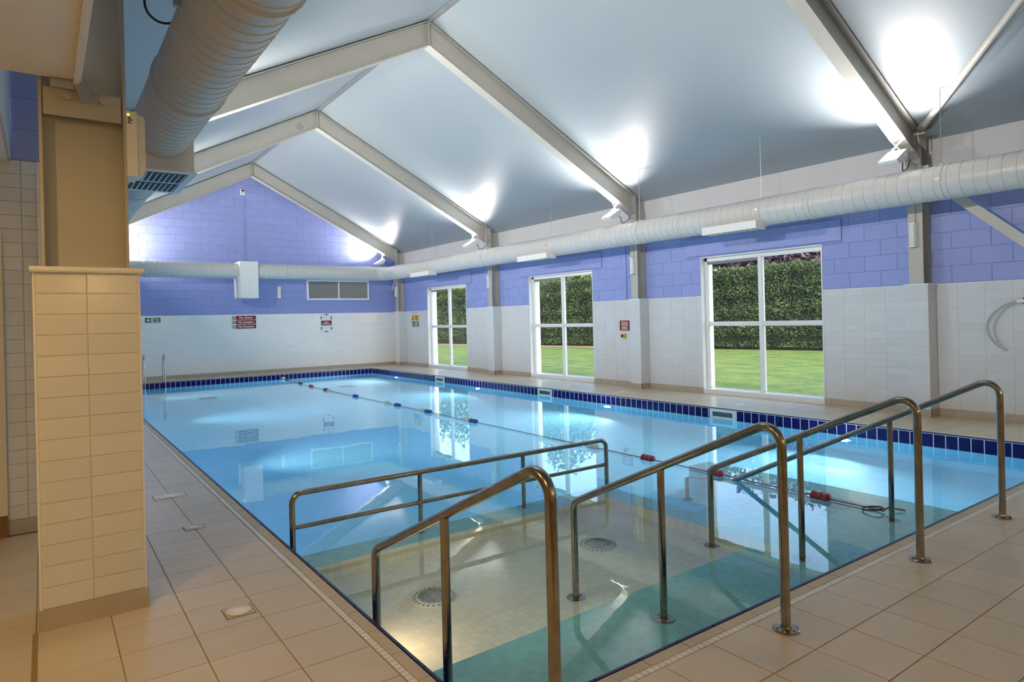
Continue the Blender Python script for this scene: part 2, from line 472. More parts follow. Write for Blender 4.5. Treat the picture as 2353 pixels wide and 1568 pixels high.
for y, s_ in run(YN, YF, CP):
    nose.add((XL-NOSE/2+.002, y, .0005), 'up', NOSE, s_-.003); nose.add((XR+NOSE/2-.002, y, .0005), 'up', NOSE, s_-.003)
for x, s_ in run(XL-.01, XR+.01, CP):
    nose.add((x, YN-NOSE/2+.002, .0005), 'up', s_-.003, NOSE); nose.add((x, YF+NOSE/2-.002, .0005), 'up', s_-.003, NOSE)
nose.lay('edge_tile', floor, 'navy_edge', .012, .002, 200)
mos = Pieces(); MP = .0365
for y, s_ in run(YN-COPE-STRIP, YF+COPE, MP):
    mos.add((XL-COPE-STRIP/2, y, 0), 'up', STRIP-.004, s_-.004); mos.add((XR+COPE+STRIP/2, y, 0), 'up', STRIP-.004, s_-.004)
for x, s_ in run(XL-COPE, XR+COPE, MP):
    mos.add((x, YN-COPE-STRIP/2, 0), 'up', s_-.004, STRIP-.004)
mos.lay('mosaic_chip', floor, 'mosaic_white', .006, .001, 300)

# ---- far wall: purple blockwork over pale tiling
wall_far = struct('wall_far', 'purple painted block gable above pale grey tiles')
fb = MB().prism([(X0, -.05), (X1, -.05), (X1, 3.0), (X1, roof_z(X1)+.4), (XRD, ZRD+.4), (X0, roof_z(X0)+.4)], 'y', YW+.006, YW+.30)
fb.build('blockwork_backing', 'purple_joint', wall_far)
MB().box(.2, XW, YW-.004, YW+.02, .105, ZT).build('tile_panel', 'wall_tile_far', wall_far)
BW, BH = .471, .2355
def blocks(P, face, plane, u0, u1, z0, z1, off, ok):
    """running bond blocks on a wall; u is X or Y; ok(u0,u1,z0,z1) trims a block or drops it"""
    k = 0
    while z0+k*BH < z1-.02:
        za, zb = z0+k*BH, min(z1, z0+(k+1)*BH)
        u = math.floor((u0-off)/BW)*BW + off - (BW/2 if k % 2 else 0)
        while u < u1:
            for a, b_ in ok(max(u, u0), min(u+BW, u1), za, zb):
                if b_-a > .05:
                    c = ((a+b_)/2, plane, (za+zb)/2) if face == '-y' else (plane, (a+b_)/2, (za+zb)/2)
                    P.add(c, face, b_-a-.007, zb-za-.007)
            u += BW
        k += 1
fblk = Pieces()
blocks(fblk, '-y', YW, .3, XW, ZT+.012, 6.4, .12, lambda a, b_, z0, z1: [(a, b_)] if z1 < roof_z((a+b_)/2)-.02 else [])
fblk.lay('block', wall_far, 'purple_block', .006, .0035, 300)

# ---- right wall with the garden windows
WIN = [(16.60, 19.00), (11.09, 13.49), (5.66, 8.05), (.20, 2.58)]  # the last opening is out of view, added to let in daylight
ZH = 2.585
wall_right = struct('wall_right', 'purple painted block wall above pale grey tiles with garden windows')
edges = [Y0] + [e for a, b_ in sorted(WIN) for e in (a, b_)] + [Y1]
fb = MB()
for i in range(0, len(edges), 2):
    fb.box(XW+.006, XW+.32, edges[i], edges[i+1], -.05, ZH)
fb.box(XW+.006, XW+.32, Y0, Y1, ZH, 3.42)
fb.build('blockwork_backing', 'purple_joint', wall_right)
MB().box(XW-.004, XW+.32, Y0, Y1, 3.42, 4.02).build('white_upstand', 'white_board', wall_right)
tb = MB()
for i in range(0, len(edges), 2):
    tb.box(XW+.003, XW+.02, edges[i], edges[i+1], .10, ZT)
tb.build('tile_bed', 'wall_grout', wall_right)
PIER = .15
SEG = []
for i in range(0, len(edges), 2):
    a, b_ = edges[i], min(edges[i+1], YW)
    cuts = [(f-PIER, f+PIER) for f in FRAMES if a < f < b_]
    for c, d in cuts:
        SEG.append((a, c)); a = d
    SEG.append((a, b_))
rt = Pieces(); NR = 16; TH = (ZT-.105)/NR
for a, b_ in SEG:
    if b_ < 2.3: continue
    u = math.floor((a-3.428)/TP)*TP + 3.428
    while u < b_-1e-6:
        c, d = max(a, u), min(b_, u+TP)
        if d-c > .025:
            for k in range(NR):
                rt.add((XW, (c+d)/2, .105+TH*(k+.5)), '-x', d-c-.003, TH-.003)
        u += TP
MB().box(XW-.002, XW+.01, Y0, .2, .105, ZT).build('tile_panel', 'wall_tile_side', wall_right)
XP = XW-.26                                            # face of the wall piers
pb = MB()
for f in FRAMES:
    pb.box(XP+.003, XW+.02, f-PIER+.003, f+PIER-.003, 0, ZT-.002)
    for k in range(NR):
        rt.add((XP, f, .105+TH*(k+.5)), '-x', 2*PIER-.004, TH-.003)
        rt.add(((XP+XW)/2, f-PIER, .105+TH*(k+.5)), '-y', XW-XP-.004, TH-.003)
pb.build('pier_core', 'wall_grout', wall_right)
rt.lay('wall_tile', wall_right, 'wall_tile', .006, .0012, 300)
cb = MB()
for f in FRAMES: cb.box(XP-.012, XW+.01, f-PIER-.012, f+PIER+.012, ZT-.004, ZT+.016)
for a, b_ in SEG: cb.box(XW-.006, XW+.01, a, b_, ZT, ZT+.012)
cb.build('tile_cap', 'tile_trim', wall_right)
def rw_ok(a, b_, z0, z1):
    """cut blocks at the window heads, lintels and steel columns"""
    out = [(a, b_)]
    def cut(lst, c, d):
        r = []
        for p, q in lst:
            if q <= c or p >= d: r.append((p, q))
            else:
                if p < c: r.append((p, c))
                if q > d: r.append((d, q))
        return r
    for c, d in WIN:
        if z0 < ZH+.03: out = cut(out, c-.004, d+.004)
        if z1 > 2.63 and z0 < 2.94: out = cut(out, c-.33, d+.33)
    for f in FRAMES: out = cut(out, f-.08, f+.08)
    return out
rblk = Pieces()
blocks(rblk, '-x', XW, 2.3, YW-.004, ZT+.016, 3.42, 3.335, rw_ok)
rblk.lay('block', wall_right, 'purple_block', .006, .0035, 300)
for c, d in WIN[:3]:
    MB().box(XW-.022, XW+.02, c-.33, d+.33, 2.62, 2.95).build('lintel', 'purple_paint', wall_right)
    rv = MB().box(XW-.003, XW+.33, d-.012, d+.004, .0, ZH).box(XW-.003, XW+.33, c-.004, c+.012, 0, ZH)
    rv.box(XW-.003, XW+.33, c, d, ZH-.012, ZH+.004)
    rv.build('reveal', 'tile_trim', wall_right)
MB().box(XW-.025, XW, 10.00, 10.035, ZT+.016, 3.0).build('conduit', 'purple_paint', wall_right)

# ---- skirtings
bs = struct('baseboard_right', 'beige tile skirting along the window wall')
for a, b_ in SEG:
    if b_ < 2.3: continue
    u = a
    while u < b_-.01:
        v = min(b_, u+.62); MB().box(XW-.010, XW+.008, u+.0015, v-.0015, 0, .105).build('skirting_tile', 'skirting', bs); u = v
for f in FRAMES:
    MB().box(XP-.010, XP+.01, f-PIER-.010, f+PIER+.010, 0, .105).build('skirting_tile', 'skirting', bs)
    MB().box(XP-.008, XW, f-PIER-.010, f-PIER+.005, 0, .1045).build('skirting_tile', 'skirting', bs)
bs = struct('baseboard_far', 'beige tile skirting along the purple gable wall')
u = .3
while u < XW-.01:
    v = min(XW, u+.62); MB().box(u+.0015, v-.0015, YW-.014, YW+.006, 0, .105).build('skirting_tile', 'skirting', bs); u = v

# ---- windows
def window(n, c, d):
    wn = struct('window_%d' % n, loc=(XW+.10, (c+d)/2, 0))
    wn['label'] = ('far window of white frames beside the depth sign', 'middle window of white frames facing the hedge',
                   'large near window of white frames with plum foliage above hedge', 'white framed window out of view, added for daylight')[n-1]
    xa, xb = XW+.10, XW+.165
    f = MB().box(xa, xb, c+.012, c+.065, .055, ZH-.012).box(xa, xb, d-.065, d-.012, .055, ZH-.012)
    f.box(xa, xb, c+.012, d-.012, ZH-.072, ZH-.012)
    f.build('frame', 'white_frame', wn)
    ym = (c+d)/2
    MB().box(xa-.004, xb+.02, ym-.032, ym+.032, .055, ZH-.03).build('mullion', 'white_frame', wn)
    for p, q in ((c+.065, ym-.032), (ym+.032, d-.065)):
        MB().box(xa-.003, xb, p, q, 1.295, 1.345).build('transom', 'white_frame', wn)
        for z0, z1 in ((.10, 1.295), (1.345, ZH-.072)):
            MB().box(xa+.045, xa+.051, p, q, z0, z1).build('pane', 'pane_glass', wn)
            b_ = MB()
            for (ya, yb, zc, zd) in ((p, p+.016, z0, z1), (q-.016, q, z0, z1), (p, q, z0, z0+.016), (p, q, z1-.016, z1)):
                b_.box(xa+.014, xa+.044, ya, yb, zc, zd)
            b_.build('glazing_bead', 'white_frame', wn)
    MB().box(xa+.005, xa+.05, ym+.04, d-.07, ZH-.135, ZH-.085).build('trickle_vent', 'grey_slot', wn)
    MB().box(XW-.008, xb+.06, c+.012, d-.012, 0, .085).build('sill', 'white_frame', wn)
for i, (c, d) in enumerate(WIN): window(i+1, c, d)

# ---- ceiling: two white slopes
ceiling = struct('ceiling', 'white pitched ceiling between cream steel frames')
YB = -.60                                              # low reception bulkhead behind the camera
xa = -.35
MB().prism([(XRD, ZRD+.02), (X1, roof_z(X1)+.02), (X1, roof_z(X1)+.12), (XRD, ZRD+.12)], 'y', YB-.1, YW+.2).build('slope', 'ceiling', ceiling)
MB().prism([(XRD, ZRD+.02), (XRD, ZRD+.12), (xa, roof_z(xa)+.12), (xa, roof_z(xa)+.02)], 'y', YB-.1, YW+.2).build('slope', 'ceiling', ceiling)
t_ = tag(MB().box(XRD-.035, XRD+.035, YB, YW, ZRD-.035, ZRD+.03).build('trim_1', 'grey_slot'), 'grey ridge capping strip along ceiling apex', kind='structure')
# ---- low soffits on the entrance side
sof = struct('ceiling_low', 'low cream soffit over the entrance side')
MB().box(X0, .176, YB, 4.05, 2.785, 2.92).build('soffit_slab', 'soffit', sof)
MB().box(X0, X1, Y0, YB, 2.80, 2.95).build('soffit_slab', 'soffit', sof)
MB().box(X0, -.18, 4.05, 6.10, 2.765, 2.92).build('soffit_slab', 'soffit', sof)
MB().box(-.18, .30, 4.0, 6.2, 3.95, 4.0).build('soffit_slab', 'ceiling', sof)
MB().box(.148, .172, YB, 4.05, 2.760, 2.785).build('edge_angle', 'white_frame', sof)
MB().box(.160, .182, YB, 4.05, 2.772, 2.93).build('edge_angle', 'white_frame', sof)
# ---- remaining walls
wl = struct('wall_left', 'painted wall behind the tiled pier')
MB().box(.08, .30, 6.08, YW, 0, 4.2).build('wall_body', 'purple_paint', wl)
MB().box(.30, .306, 6.08, YW, .105, ZT).build('tile_panel', 'wall_tile_side', wl)
MB().box(.06, .176, YB, 4.05, 2.92, 4.1).build('bulkhead', 'white_board', wl)
MB().box(-.186, -.174, 4.05, 6.08, 2.762, 4.0).build('bulkhead', 'white_board', wl)
wr = struct('wall_return', 'beige tiled return wall with purple blocks above, left of the pier')
MB().box(X0, .20, 6.092, 6.30, 0, 4.1).build('wall_body', 'wall_grout', wr)
rp = Pieces()
for k in range(26):
    u = .20
    while u > -1.2:
        rp.add((u-TP/2, 6.085, .105+.1025*(k+.5)), '-y', TP-.004, .0990); u -= TP
rp.lay('wall_tile', wr, 'wall_tile', .006, .0012, 300)
pp = Pieces()
for k in range(5):
    u = .20
    while u > -.7:
        pp.add((u-.235, 6.086, 2.772+.235*(k+.5)), '-y', .465, .229); u -= .471
MB().box(X0, .2, 6.089, 6.092, 2.771, 4.0).build('blockwork_backing', 'purple_joint', wr)
pp.lay('block', wr, 'purple_block', .006, .003, 60)
MB().box(-1.2, .2, 6.070, 6.09, 0, .105).build('skirting_tile', 'skirting', wr)
MB().box(-.02, -.004, 6.074, 6.086, .105, 2.77).build('corner_trim', 'white_frame', wr)
wn_ = struct('wall_near', 'plain cream wall behind the camera')
MB().box(X0, X1, Y0-.1, Y0, 0, 2.9).build('wall_body', 'cream_panel', wn_)
MB().prism([(X0, 2.95), (X1, 2.95), (X1, roof_z(X1)+.05), (XRD, ZRD+.05), (xa, roof_z(xa)+.05), (X0, roof_z(xa))], 'y', YB-.08, YB).build('gable', 'white_board', wn_)
MB().box(X0-.1, X0, Y0, 6.2, 0, 3).build('side_wall', 'cream_panel', wn_)

# ---- pool basin
pool = thing('pool_basin', 'rectangular swimming pool lined with pale blue tiles and a navy tile rim', 'pool', (5.03, 11.1, -1.25))
PZ = -1.25
MB().box(XL-.1, XR+.1, YN-.1, YF+.1, PZ-.1, PZ).build('pool_floor', 'pool_blue', pool)
MB().box(XR+.004, XR+.07, YN-.07, YF+.07, PZ, -.022).build('side_wall', 'pool_blue_side', pool)
MB().box(XL-.07, XL-.004, YN-.07, YF+.07, PZ, -.022).build('side_wall', 'pool_blue_side', pool)
m_grid('pool_blue_end', (.56, .86, .97), (.62, .87, .96), .3, .118, .118, .004, 'XZ', (0, 0), .03, bmp=.1)
MB().box(XL-.003, XR+.003, YF+.004, YF+.07, PZ, -.022).build('end_wall', 'pool_blue_end', pool)
MB().box(XL-.003, XR+.003, YN-.07, YN-.004, PZ, -.022).build('end_wall', 'pool_blue_end', pool)
gb = MB().box(XR+.001, XR+.03, YN, YF, -.30, -.013).box(XL, XR, YF+.001, YF+.03, -.30, -.013)
gb.box(XL-.03, XL-.001, YN, YF, -.30, -.013).box(XL, XR, YN-.03, YN-.001, -.30, -.013)
gb.build('rim_grout', 'pool_grout', pool)
SKIM = [(15.40, 15.885), (10.82, 11.305), (6.285, 6.77)]
nv = Pieces(); NP = .1322
y = 2.837 - 6*NP
while y < YF-.01:
    a, b_ = max(YN, y), min(YF, y+NP); segs = [(a, b_)]
    for c, d in SKIM:
        segs = [s2 for p, q in segs for s2 in (((p, q),) if q <= c or p >= d else tuple(t for t in ((p, c), (d, q)) if t[1]-t[0] > .012))]
    for p, q in segs: nv.add((XR, (p+q)/2, -.142), '-x', q-p-.008, .248)
    y += NP
x = 2.301 - 8*.1292
while x < XR-.01:
    a, b_ = max(XL, x), min(XR, x+.1292)
    if b_-a > .012: nv.add(((a+b_)/2, YF, -.142), '-y', b_-a-.008, .248)
    x += .1292
nv.lay('navy_tile', pool, 'navy_tile', .006, .0015, 300)
lv = Pieces()
for y, s_ in run(YN, YF, NP): lv.add((XL, y, -.142), '+x', s_-.006, .248)
for x, s_ in run(XL, XR, NP): lv.add((x, YN, -.142), '+y', s_-.006, .248)
lv.lay('navy_tile', pool, 'navy_tile', .006, .0015, 0)
# entry steps, shallow splash bay and ledges in the near corner
SX0, SX1, SX2, SX3 = 4.325, 4.56, 5.86, 6.20
SY0, SY1, SY2 = 2.70, 4.58, 4.84
def solid(name, x0, x1, y0, y1, z, top='step_teal', side='pool_blue', lip=.02):
    o = MB().box(x0, x1, y0, y1, PZ, z-lip).build(name + '_riser', side, pool)
    return MB().box(x0-.0015, x1+.0015, y0-.0015, y1+.0015, z-lip, z).build(name, top, pool)
solid('step_tread', XL, SX2, YN, SY0, -.31)
solid('step_tread', XL, SX0, SY0, 3.0, -.475)
for i, (a, b_) in enumerate(((SY0, 3.0), (3.0, 3.3), (3.3, 3.6), (3.6, 3.9), (3.9, 4.2))):
    solid('step_tread', SX1, SX2, a, b_, -.47-.157*i)
MB().box(XL, SX0, 3.0, SY1, PZ, -.64).build('bay_floor', 'spa_cream', pool)
solid('bay_ledge', XL, SX1, SY1, SY2, -.31, side='spa_cream')
solid('bay_ledge', SX0, SX1, SY0, SY1, -.325, side='spa_cream')
solid('bay_ledge', SX2, SX3, YN, SY2, -.325)

# ---- water
wt = MB().box(XL-.008, XR+.008, YN-.008, YF+.008, PZ-.05, WATER).build('pool_water', 'water')
tag(wt, 'clear blue water filling the swimming pool', 'water', kind='structure')

# ================================================================== STEEL FRAMES
def ibeam(mb, p0, p1, up, depth, width, tf=.014, tw=.009):
    """I-section from p0 to p1 (line along the outer flange face); up points out of that face"""
    p0 = Vector(p0); p1 = Vector(p1); d = (p1-p0).normalized(); u = Vector(up); u = (u-d*u.dot(d)).normalized()
    s_ = d.cross(u); L = (p1-p0).length; c = (p0+p1)/2
    mb.obox(c-u*(tf/2), d, s_, u, L/2, width/2, tf/2)
    mb.obox(c-u*(depth-tf/2), d, s_, u, L/2, width/2, tf/2)
    mb.obox(c-u*(depth/2), d, s_, u, L/2, tw/2, depth/2-tf)
    return mb
FLAB = ['cream steel roof frame nearest the camera, rising from the big tiled pier',
        'cream steel roof frame with its apex at the top of the picture',
        'cream steel roof frame with a dark round smudge near its apex',
        'cream steel roof frame standing against the purple gable wall']
RD = .365
for i, f in enumerate(FRAMES):
    fr = thing('portal_frame', FLAB[i], 'steel frame', (XRD, f, 0), 'cream steel roof frames')
    cl = math.sqrt(1+SL*SL)
    for sgn in (1, -1):
        xe = 10.0 if sgn > 0 else .37
        rb = MB(); dv = RD*cl; tv = .014*cl
        for a, b_, hw in ((0, tv, .095), (dv-tv, dv, .095), (tv, dv-tv, .0045)):
            pl_ = [(XRD, ZRD-a), (xe, roof_z(xe)-a), (xe, roof_z(xe)-b_), (XRD, ZRD-b_)]
            rb.prism(pl_ if sgn > 0 else pl_[::-1], 'y', f-hw, f+hw)
        rb.build('rafter', 'steel_cream', fr)
    # columns: web across the hall
    ibeam(MB(), (9.985, f, ZT+.016), (9.985, f, roof_z(10.15)-.01), (-1, 0, 0), .235, .19).build('column', 'steel_cream', fr)
    zb = 1.822
    mb = MB()
    ibeam(mb, (.385, f, zb), (.385, f, 4.0 if i else 3.93), (1, 0, 0), .385, .19)
    mb.build('column', 'steel_cream', fr)
    MB().box(XRD-.012, XRD+.012, f-.095, f+.095, ZRD-RD*cl, ZRD-.03).build('apex_plate', 'steel_cream', fr)
    MB().box(9.955, 9.985, f-.10, f+.10, roof_z(9.985)-RD*cl-.04, roof_z(9.985)-.005).build('end_plate', 'steel_cream', fr)
    if i == 2:
        me = MB().lathe([(0, .0), (.085, .0), (.09, .001)], n=20).mesh('smudge', None)
        me.materials.append(m_noise('smudge', (.36, .355, .33), .6, .12, 14.))
        o = put('smudge', me, fr, Matrix.Translation((4.86, f-.0062, 6.02)) @ Matrix.Rotation(PI/2, 4, 'X'))
    if i == 0:
        MB().box(.02, .36, f-.10, f-.09, 2.60, 2.74).build('fixing_plate', 'steel_cream', fr)
        MB().cyl((.285, f-.10, 2.70), (.285, f-.125, 2.70), .022, 10).build('bolt', 'steel_cream', fr)
        MB().cyl((.12, f-.10, 2.70), (.12, f-.125, 2.70), .022, 6).build('bolt', 'steel_cream', fr)
        MB().box(.05, .26, f-.13, f-.10, 2.735, 2.775).build('track_end', 'alu', fr)
        MB().bar((.17, f-.14, 2.80), (.205, f-.15, 2.68), (1, 0, 0), .028, .008).build('clip', 'alu', fr)

# braces at the wall columns
br = thing('wall_brace', 'cream flat steel brace crossing the purple wall beside the hose', 'steel brace', (10.0, 4.1, 3.3), 'diagonal wall braces')
MB().bar((10.02, 4.10, 3.42), (10.02, 2.42, 1.865), (0, .68, -.73), .062, .006).build('brace_bar', 'steel_cream', br)
MB().box(10.0, 10.04, 3.98, 4.07, 3.25, 3.5).build('gusset', 'steel_cream', br)
br = thing('wall_brace', 'short cream brace in the far corner under the duct', 'steel brace', (10.1, 20.8, 3.1), 'diagonal wall braces')
MB().bar((10.02, 20.84, 3.12), (10.02, 21.20, 2.62), (0, .7, .7), .045, .006).build('brace_bar', 'steel_cream', br)
MB().box(10.0, 10.04, 20.8, 20.86, 3.02, 3.2).build('gusset', 'steel_cream', br)
br = thing('roof_brace', 'cream round tube brace under the ceiling in the upper right corner', 'steel brace', (10.02, 4.1, 4.0))
p0 = Vector((9.98, 4.07, 3.985)); dr = Vector((-1.735, -1.723, .72))
MB().tube([p0+dr*.06, p0+dr*2.6], .042, 16).build('brace_tube', 'steel_cream', br, True)
MB().bar(p0-dr*.01, p0+dr*.09, (1, -1, 0), .055, .008).build('flat_end', 'steel_cream', br)
MB().box(9.80, 10.05, 3.93, 4.07, 3.90, 3.915).prism([(9.84, 3.80), (10.05, 3.72), (10.05, 3.93), (9.80, 3.93)], 'y', 4.02, 4.032).build('gusset', 'steel_cream', br)

# ================================================================== NEAR TILED PIER
FP = FRAMES[0]
pier = thing('tiled_pier', 'tall tiled pier under the steel column in the left foreground', 'pier', (.19, 4.18, 0))
PX0, PX1, PY0, PY1 = -.040, .427, 4.030, 4.335
MB().box(PX0+.004, PX1-.004, PY0+.004, PY1-.004, 0, 1.79).build('pier_core', 'wall_grout', pier)
pt = Pieces(); ph = (1.79-.104)/16
for k in range(16):
    z = .104+ph*(k+.5); xm = .187; e = .009
    pt.add(((PX0+e+xm)/2, PY0, z), '-y', xm-PX0-e-.003, ph-.003)
    pt.add(((PX1-e+xm)/2, PY0, z), '-y', PX1-e-xm-.003, ph-.003)
    pt.add((PX1, (PY0+PY1)/2, z), '+x', PY1-PY0-.02, ph-.003)
pt.lay('wall_tile', pier, 'wall_tile', .008, .0018, 100)
for x in (PX0+.0045, PX1-.0045):
    MB().cyl((x, PY0+.0045, .104), (x, PY0+.0045, 1.79), .0065, 8).build('corner_bead', 'tile_trim', pier, True)
prof = [(-.03, 0), (-.022, .004), (-.018, .016), (-.022, .028), (-.03, .032)]
MB().box(PX0-.012, PX1+.012, PY0-.012, PY1+.012, 1.79, 1.822).tube([(PX0-.012, PY0-.012, 1.806), (PX1+.012, PY0-.012, 1.806), (PX1+.012, PY1, 1.806)], .016, 10).build('cap', 'tile_trim', pier)
MB().box(PX0-.008, PX1+.010, PY0-.010, PY0+.005, 0, .104).build('skirting', 'skirting', pier)
MB().box(PX1-.005, PX1+.010, PY0-.009, PY1, 0, .1038).build('skirting', 'skirting', pier)

tag(MB().box(-.072, -.050, 1.2, 4.02, -.003, .004).build('trim_2', 'brass'), 'brass floor strip running from the tiled pier', kind='structure')

# ================================================================== HANDRAILS
RR = .0225
def flange(parent, x, y, z, mat='stainless'):
    fl = MB().lathe([(0, .001), (.058, .001), (.062, .004), (.058, .009), (.03, .011), (.027, .02), (0, .02)], (x, y, z), 28).build('flange', mat, parent, True)
    for k in range(3):
        a = 2*PI*k/3+.5
        MB().lathe([(0, .016), (.007, .015), (.009, .009), (.009, .006)], (x+.044*math.cos(a), y+.044*math.sin(a), z), 8).build('bolt', mat, fl)
    return fl
def sloped_rail(x, label, low=True):
    h = thing('pool_handrail', label, 'handrail', (x, 1.784, 0), 'sloping stainless handrails into the pool')
    ya, yb, yc = 1.784, 2.54, 3.30
    if low:
        sl = .474; zt = 1.0+.0
        path = [(x, ya, .01), (x, ya, zt), (x, yc, zt-sl*(yc-ya)), (x, yc, -.63)]
    else:
        sl = .520; zt = 1.01
        path = [(x, ya, .01), (x, ya, zt), (x, 4.62, zt-sl*(4.62-ya)), (x, 4.62, PZ+.01)]
    MB().tube(fillet(path, .085, 8), RR, 16).build('rail', 'stainless', h, True)
    MB().tube([(x, yb, zt-sl*(yb-ya)-.01), (x, yb, -.305)], RR*.92, 16).build('post', 'stainless', h, True)
    flange(h, x, ya, 0)
    flange(h, x, yb, -.31)
    flange(h, x, path[-1][1], path[-1][2]-.01)
    return h
sloped_rail(1.425, 'sloping stainless handrail along the left pool edge, nearest the tiled pier')
sloped_rail(2.830, 'sloping stainless handrail in the middle of the splash bay')
sloped_rail(4.248, 'sloping stainless handrail on the right side of the splash bay')
sloped_rail(5.556, 'sloping stainless handrail furthest right, running down under the lane rope', False)
gd = thing('guard_rail', 'low stainless two-bar guard rail standing in the water', 'guard rail', (2.98, 4.78, -.31))
GY = 4.78; gx = (1.433, 2.464, 3.508, 4.538)
MB().tube(fillet([(gx[0], GY, -.30), (gx[0], GY, .275), (gx[3], GY, .275), (gx[3], GY, -.30)], .075, 8), .021, 16).build('rail', 'stainless', gd, True)
MB().tube([(gx[0], GY, .03), (gx[3], GY, .03)], .0175, 14).build('mid_rail', 'stainless', gd, True)
for x in gx[1:3]: MB().tube([(x, GY, .265), (x, GY, -.30)], .019, 14).build('post', 'stainless', gd, True)
for x in gx: flange(gd, x, GY, -.31)

# pool ladder in the far corner
ld = thing('pool_ladder', 'chrome pool ladder with two hooped grab rails at the far left', 'ladder', (2.44, 20.45, 0))
for x in (2.20, 2.69):
    path = fillet([(x, 20.50, 0), (x, 20.49, .62), (x, 20.31, .80), (x, 20.16, .62), (x, 20.11, -.9)], .07, 6)
    MB().tube(path, .021, 12).build('grab_rail', 'chrome', ld, True)
    MB().lathe([(0, .002), (.05, .002), (.05, .012), (.024, .018)], (x, 20.50, 0), 20).build('flange', 'chrome', ld, True)
for z in (-.22, -.47, -.72):
    MB().box(2.20, 2.69, 20.08, 20.15, z, z+.03).build('tread', 'chrome', ld)

# ================================================================== LANE ROPE
lr = thing('lane_rope', 'lane rope with red, white and blue floats along the pool', 'lane rope', (5.65, 11.3, WATER))
RZ = WATER+.012
def rope_x(y):
    t = (y-2.56)/(20.15-2.56); return 5.556 + (.062*min(t/.12, 1)) + .06*max(0, t-.3) + .19*max(0, (t-.72)/.28)**1.6
pts = [(rope_x(2.60+(20.16-2.60)*i/60), 2.60+(20.16-2.60)*i/60, RZ) for i in range(61)]
MB().tube(pts, .006, 6).build('cord', 'rope', lr, True)
FL = [(19.56,'r'),(18.10,'r'),(17.08,'r'),(15.88,'r'),(15.60,'w'),(13.94,'b'),(12.25,'w'),(11.79,'b'),(10.74,'w'),(10.52,'b'),
      (9.16,'w'),(8.985,'b'),(6.15,'w'),(5.228,'r'),(4.292,'r'),(3.147,'r')]
def float_mesh(mat):
    mb = MB(); prof = []; L = .17
    for k in range(3):
        z0 = -L/2+L*k/3; z1 = z0+L/3
        prof += [(.030 if k == 0 else .037, z0+.001), (.046, z0+.012), (.046, z1-.012), (.030 if k == 2 else .037, z1-.001)]
    mb.lathe([(.0, -L/2)] + prof + [(.0, L/2)], n=18)
    return mb.mesh('float', mat, True)
fm = {'r': float_mesh('lane_red'), 'b': float_mesh('lane_blue'), 'w': float_mesh('lane_white')}
for y, c in FL:
    dx = rope_x(y+.05)-rope_x(y-.05)
    q = Vector((dx, .1, 0)).to_track_quat('Z', 'Y').to_matrix().to_4x4(); q.translation = (rope_x(y), y, RZ)
    o = put('float', fm[c], lr, q)
MB().lathe([(.012, -.02), (.05, -.03), (.062, 0), (.05, .03), (.012, .02)], (5.866, 20.13, RZ+.03), 16).build('end_float', 'lane_white', lr, True)
def ring(c, r, t, nrm, n=28):
    c = Vector(c); nrm = Vector(nrm).normalized(); u = nrm.orthogonal().normalized(); v = nrm.cross(u)
    return [c+u*(r*math.cos(2*PI*k/n))+v*(r*math.sin(2*PI*k/n)) for k in range(n+1)]
MB().tube(ring((5.535, 2.68, RZ+.01), .075, .008, (0, .15, 1)), .007, 8, False).build('end_ring', 'rubber', lr, True)
MB().tube([(5.556, 2.60, RZ+.01), (5.60, 2.58, RZ+.03), (5.66, 2.56, RZ+.01), (5.70, 2.50, RZ)], .007, 6).build('cord_tail', 'rope', lr, True)

# ================================================================== POOL FITTINGS
SLAB = ['white skimmer inlet below the far window', 'white skimmer inlet below the middle window', 'white skimmer inlet below the near window']
for i, (c, d) in enumerate(SKIM):
    s_ = thing('pool_skimmer', SLAB[i], 'skimmer', (XR, (c+d)/2, -.155), 'skimmers in the navy rim')
    fr = MB()
    for a, b_, z0, z1 in ((c, d, -.06, -.014), (c, d, -.29, -.24), (c, c+.055, -.24, -.06), (d-.055, d, -.24, -.06)):
        fr.box(XR-.010, XR+.02, a, b_, z0, z1)
    fr.build('faceplate', 'skimmer', s_)
    MB().box(XR-.003, XR+.012, c+.05, d-.05, -.245, -.055).build('throat', 'throat_green', s_)
    MB().bar((XR-.006, c+.06, -.185), (XR-.005, d-.06, -.185), (0, 0, 1), .05, .002).build('weir_flap', 'skimmer', s_)
def pool_lamp(x, y, z, face, label, watts, col, r=.115, spread=150, up=.25):
    l_ = thing('pool_lamp', label, 'pool lamp', (x, y, z), 'underwater pool lamps')
    nrm = ROT[face] @ Vector((0, 0, 1))
    mw = ROT[face].to_4x4(); mw.translation = Vector((x, y, z))-nrm*.002
    put('bezel', MB().lathe([(r*.74, .0), (r, .0), (r, .012), (r*.74, .018)], n=24).mesh('bezel', 'chrome', True), l_, mw)
    put('lens', MB().lathe([(0, .012), (r*.45, .010), (r*.75, .004)], n=24).mesh('lens', 'pool_lamp', True), l_, mw)
    L = D.lights.new('pool_light', 'AREA'); L.shape = 'DISK'; L.size = r*1.4; L.energy = watts; L.color = col; L.spread = math.radians(spread)
    q = (nrm+Vector((0, 0, up))).to_track_quat('-Z', 'Y').to_matrix().to_4x4(); q.translation = Vector((x, y, z))+nrm*.03
    put('pool_light', L, l_, q)
for i, y in enumerate((18.29, 13.70, 9.12, 4.587)):
    pool_lamp(XR, y, -.55, '-x', ('glowing underwater lamp nearest the far corner', 'glowing underwater lamp between the far and middle windows',
               'glowing underwater lamp between the middle and near windows', 'glowing underwater lamp behind the right-hand handrails')[i], POOL_W, (.84, .95, 1.0))
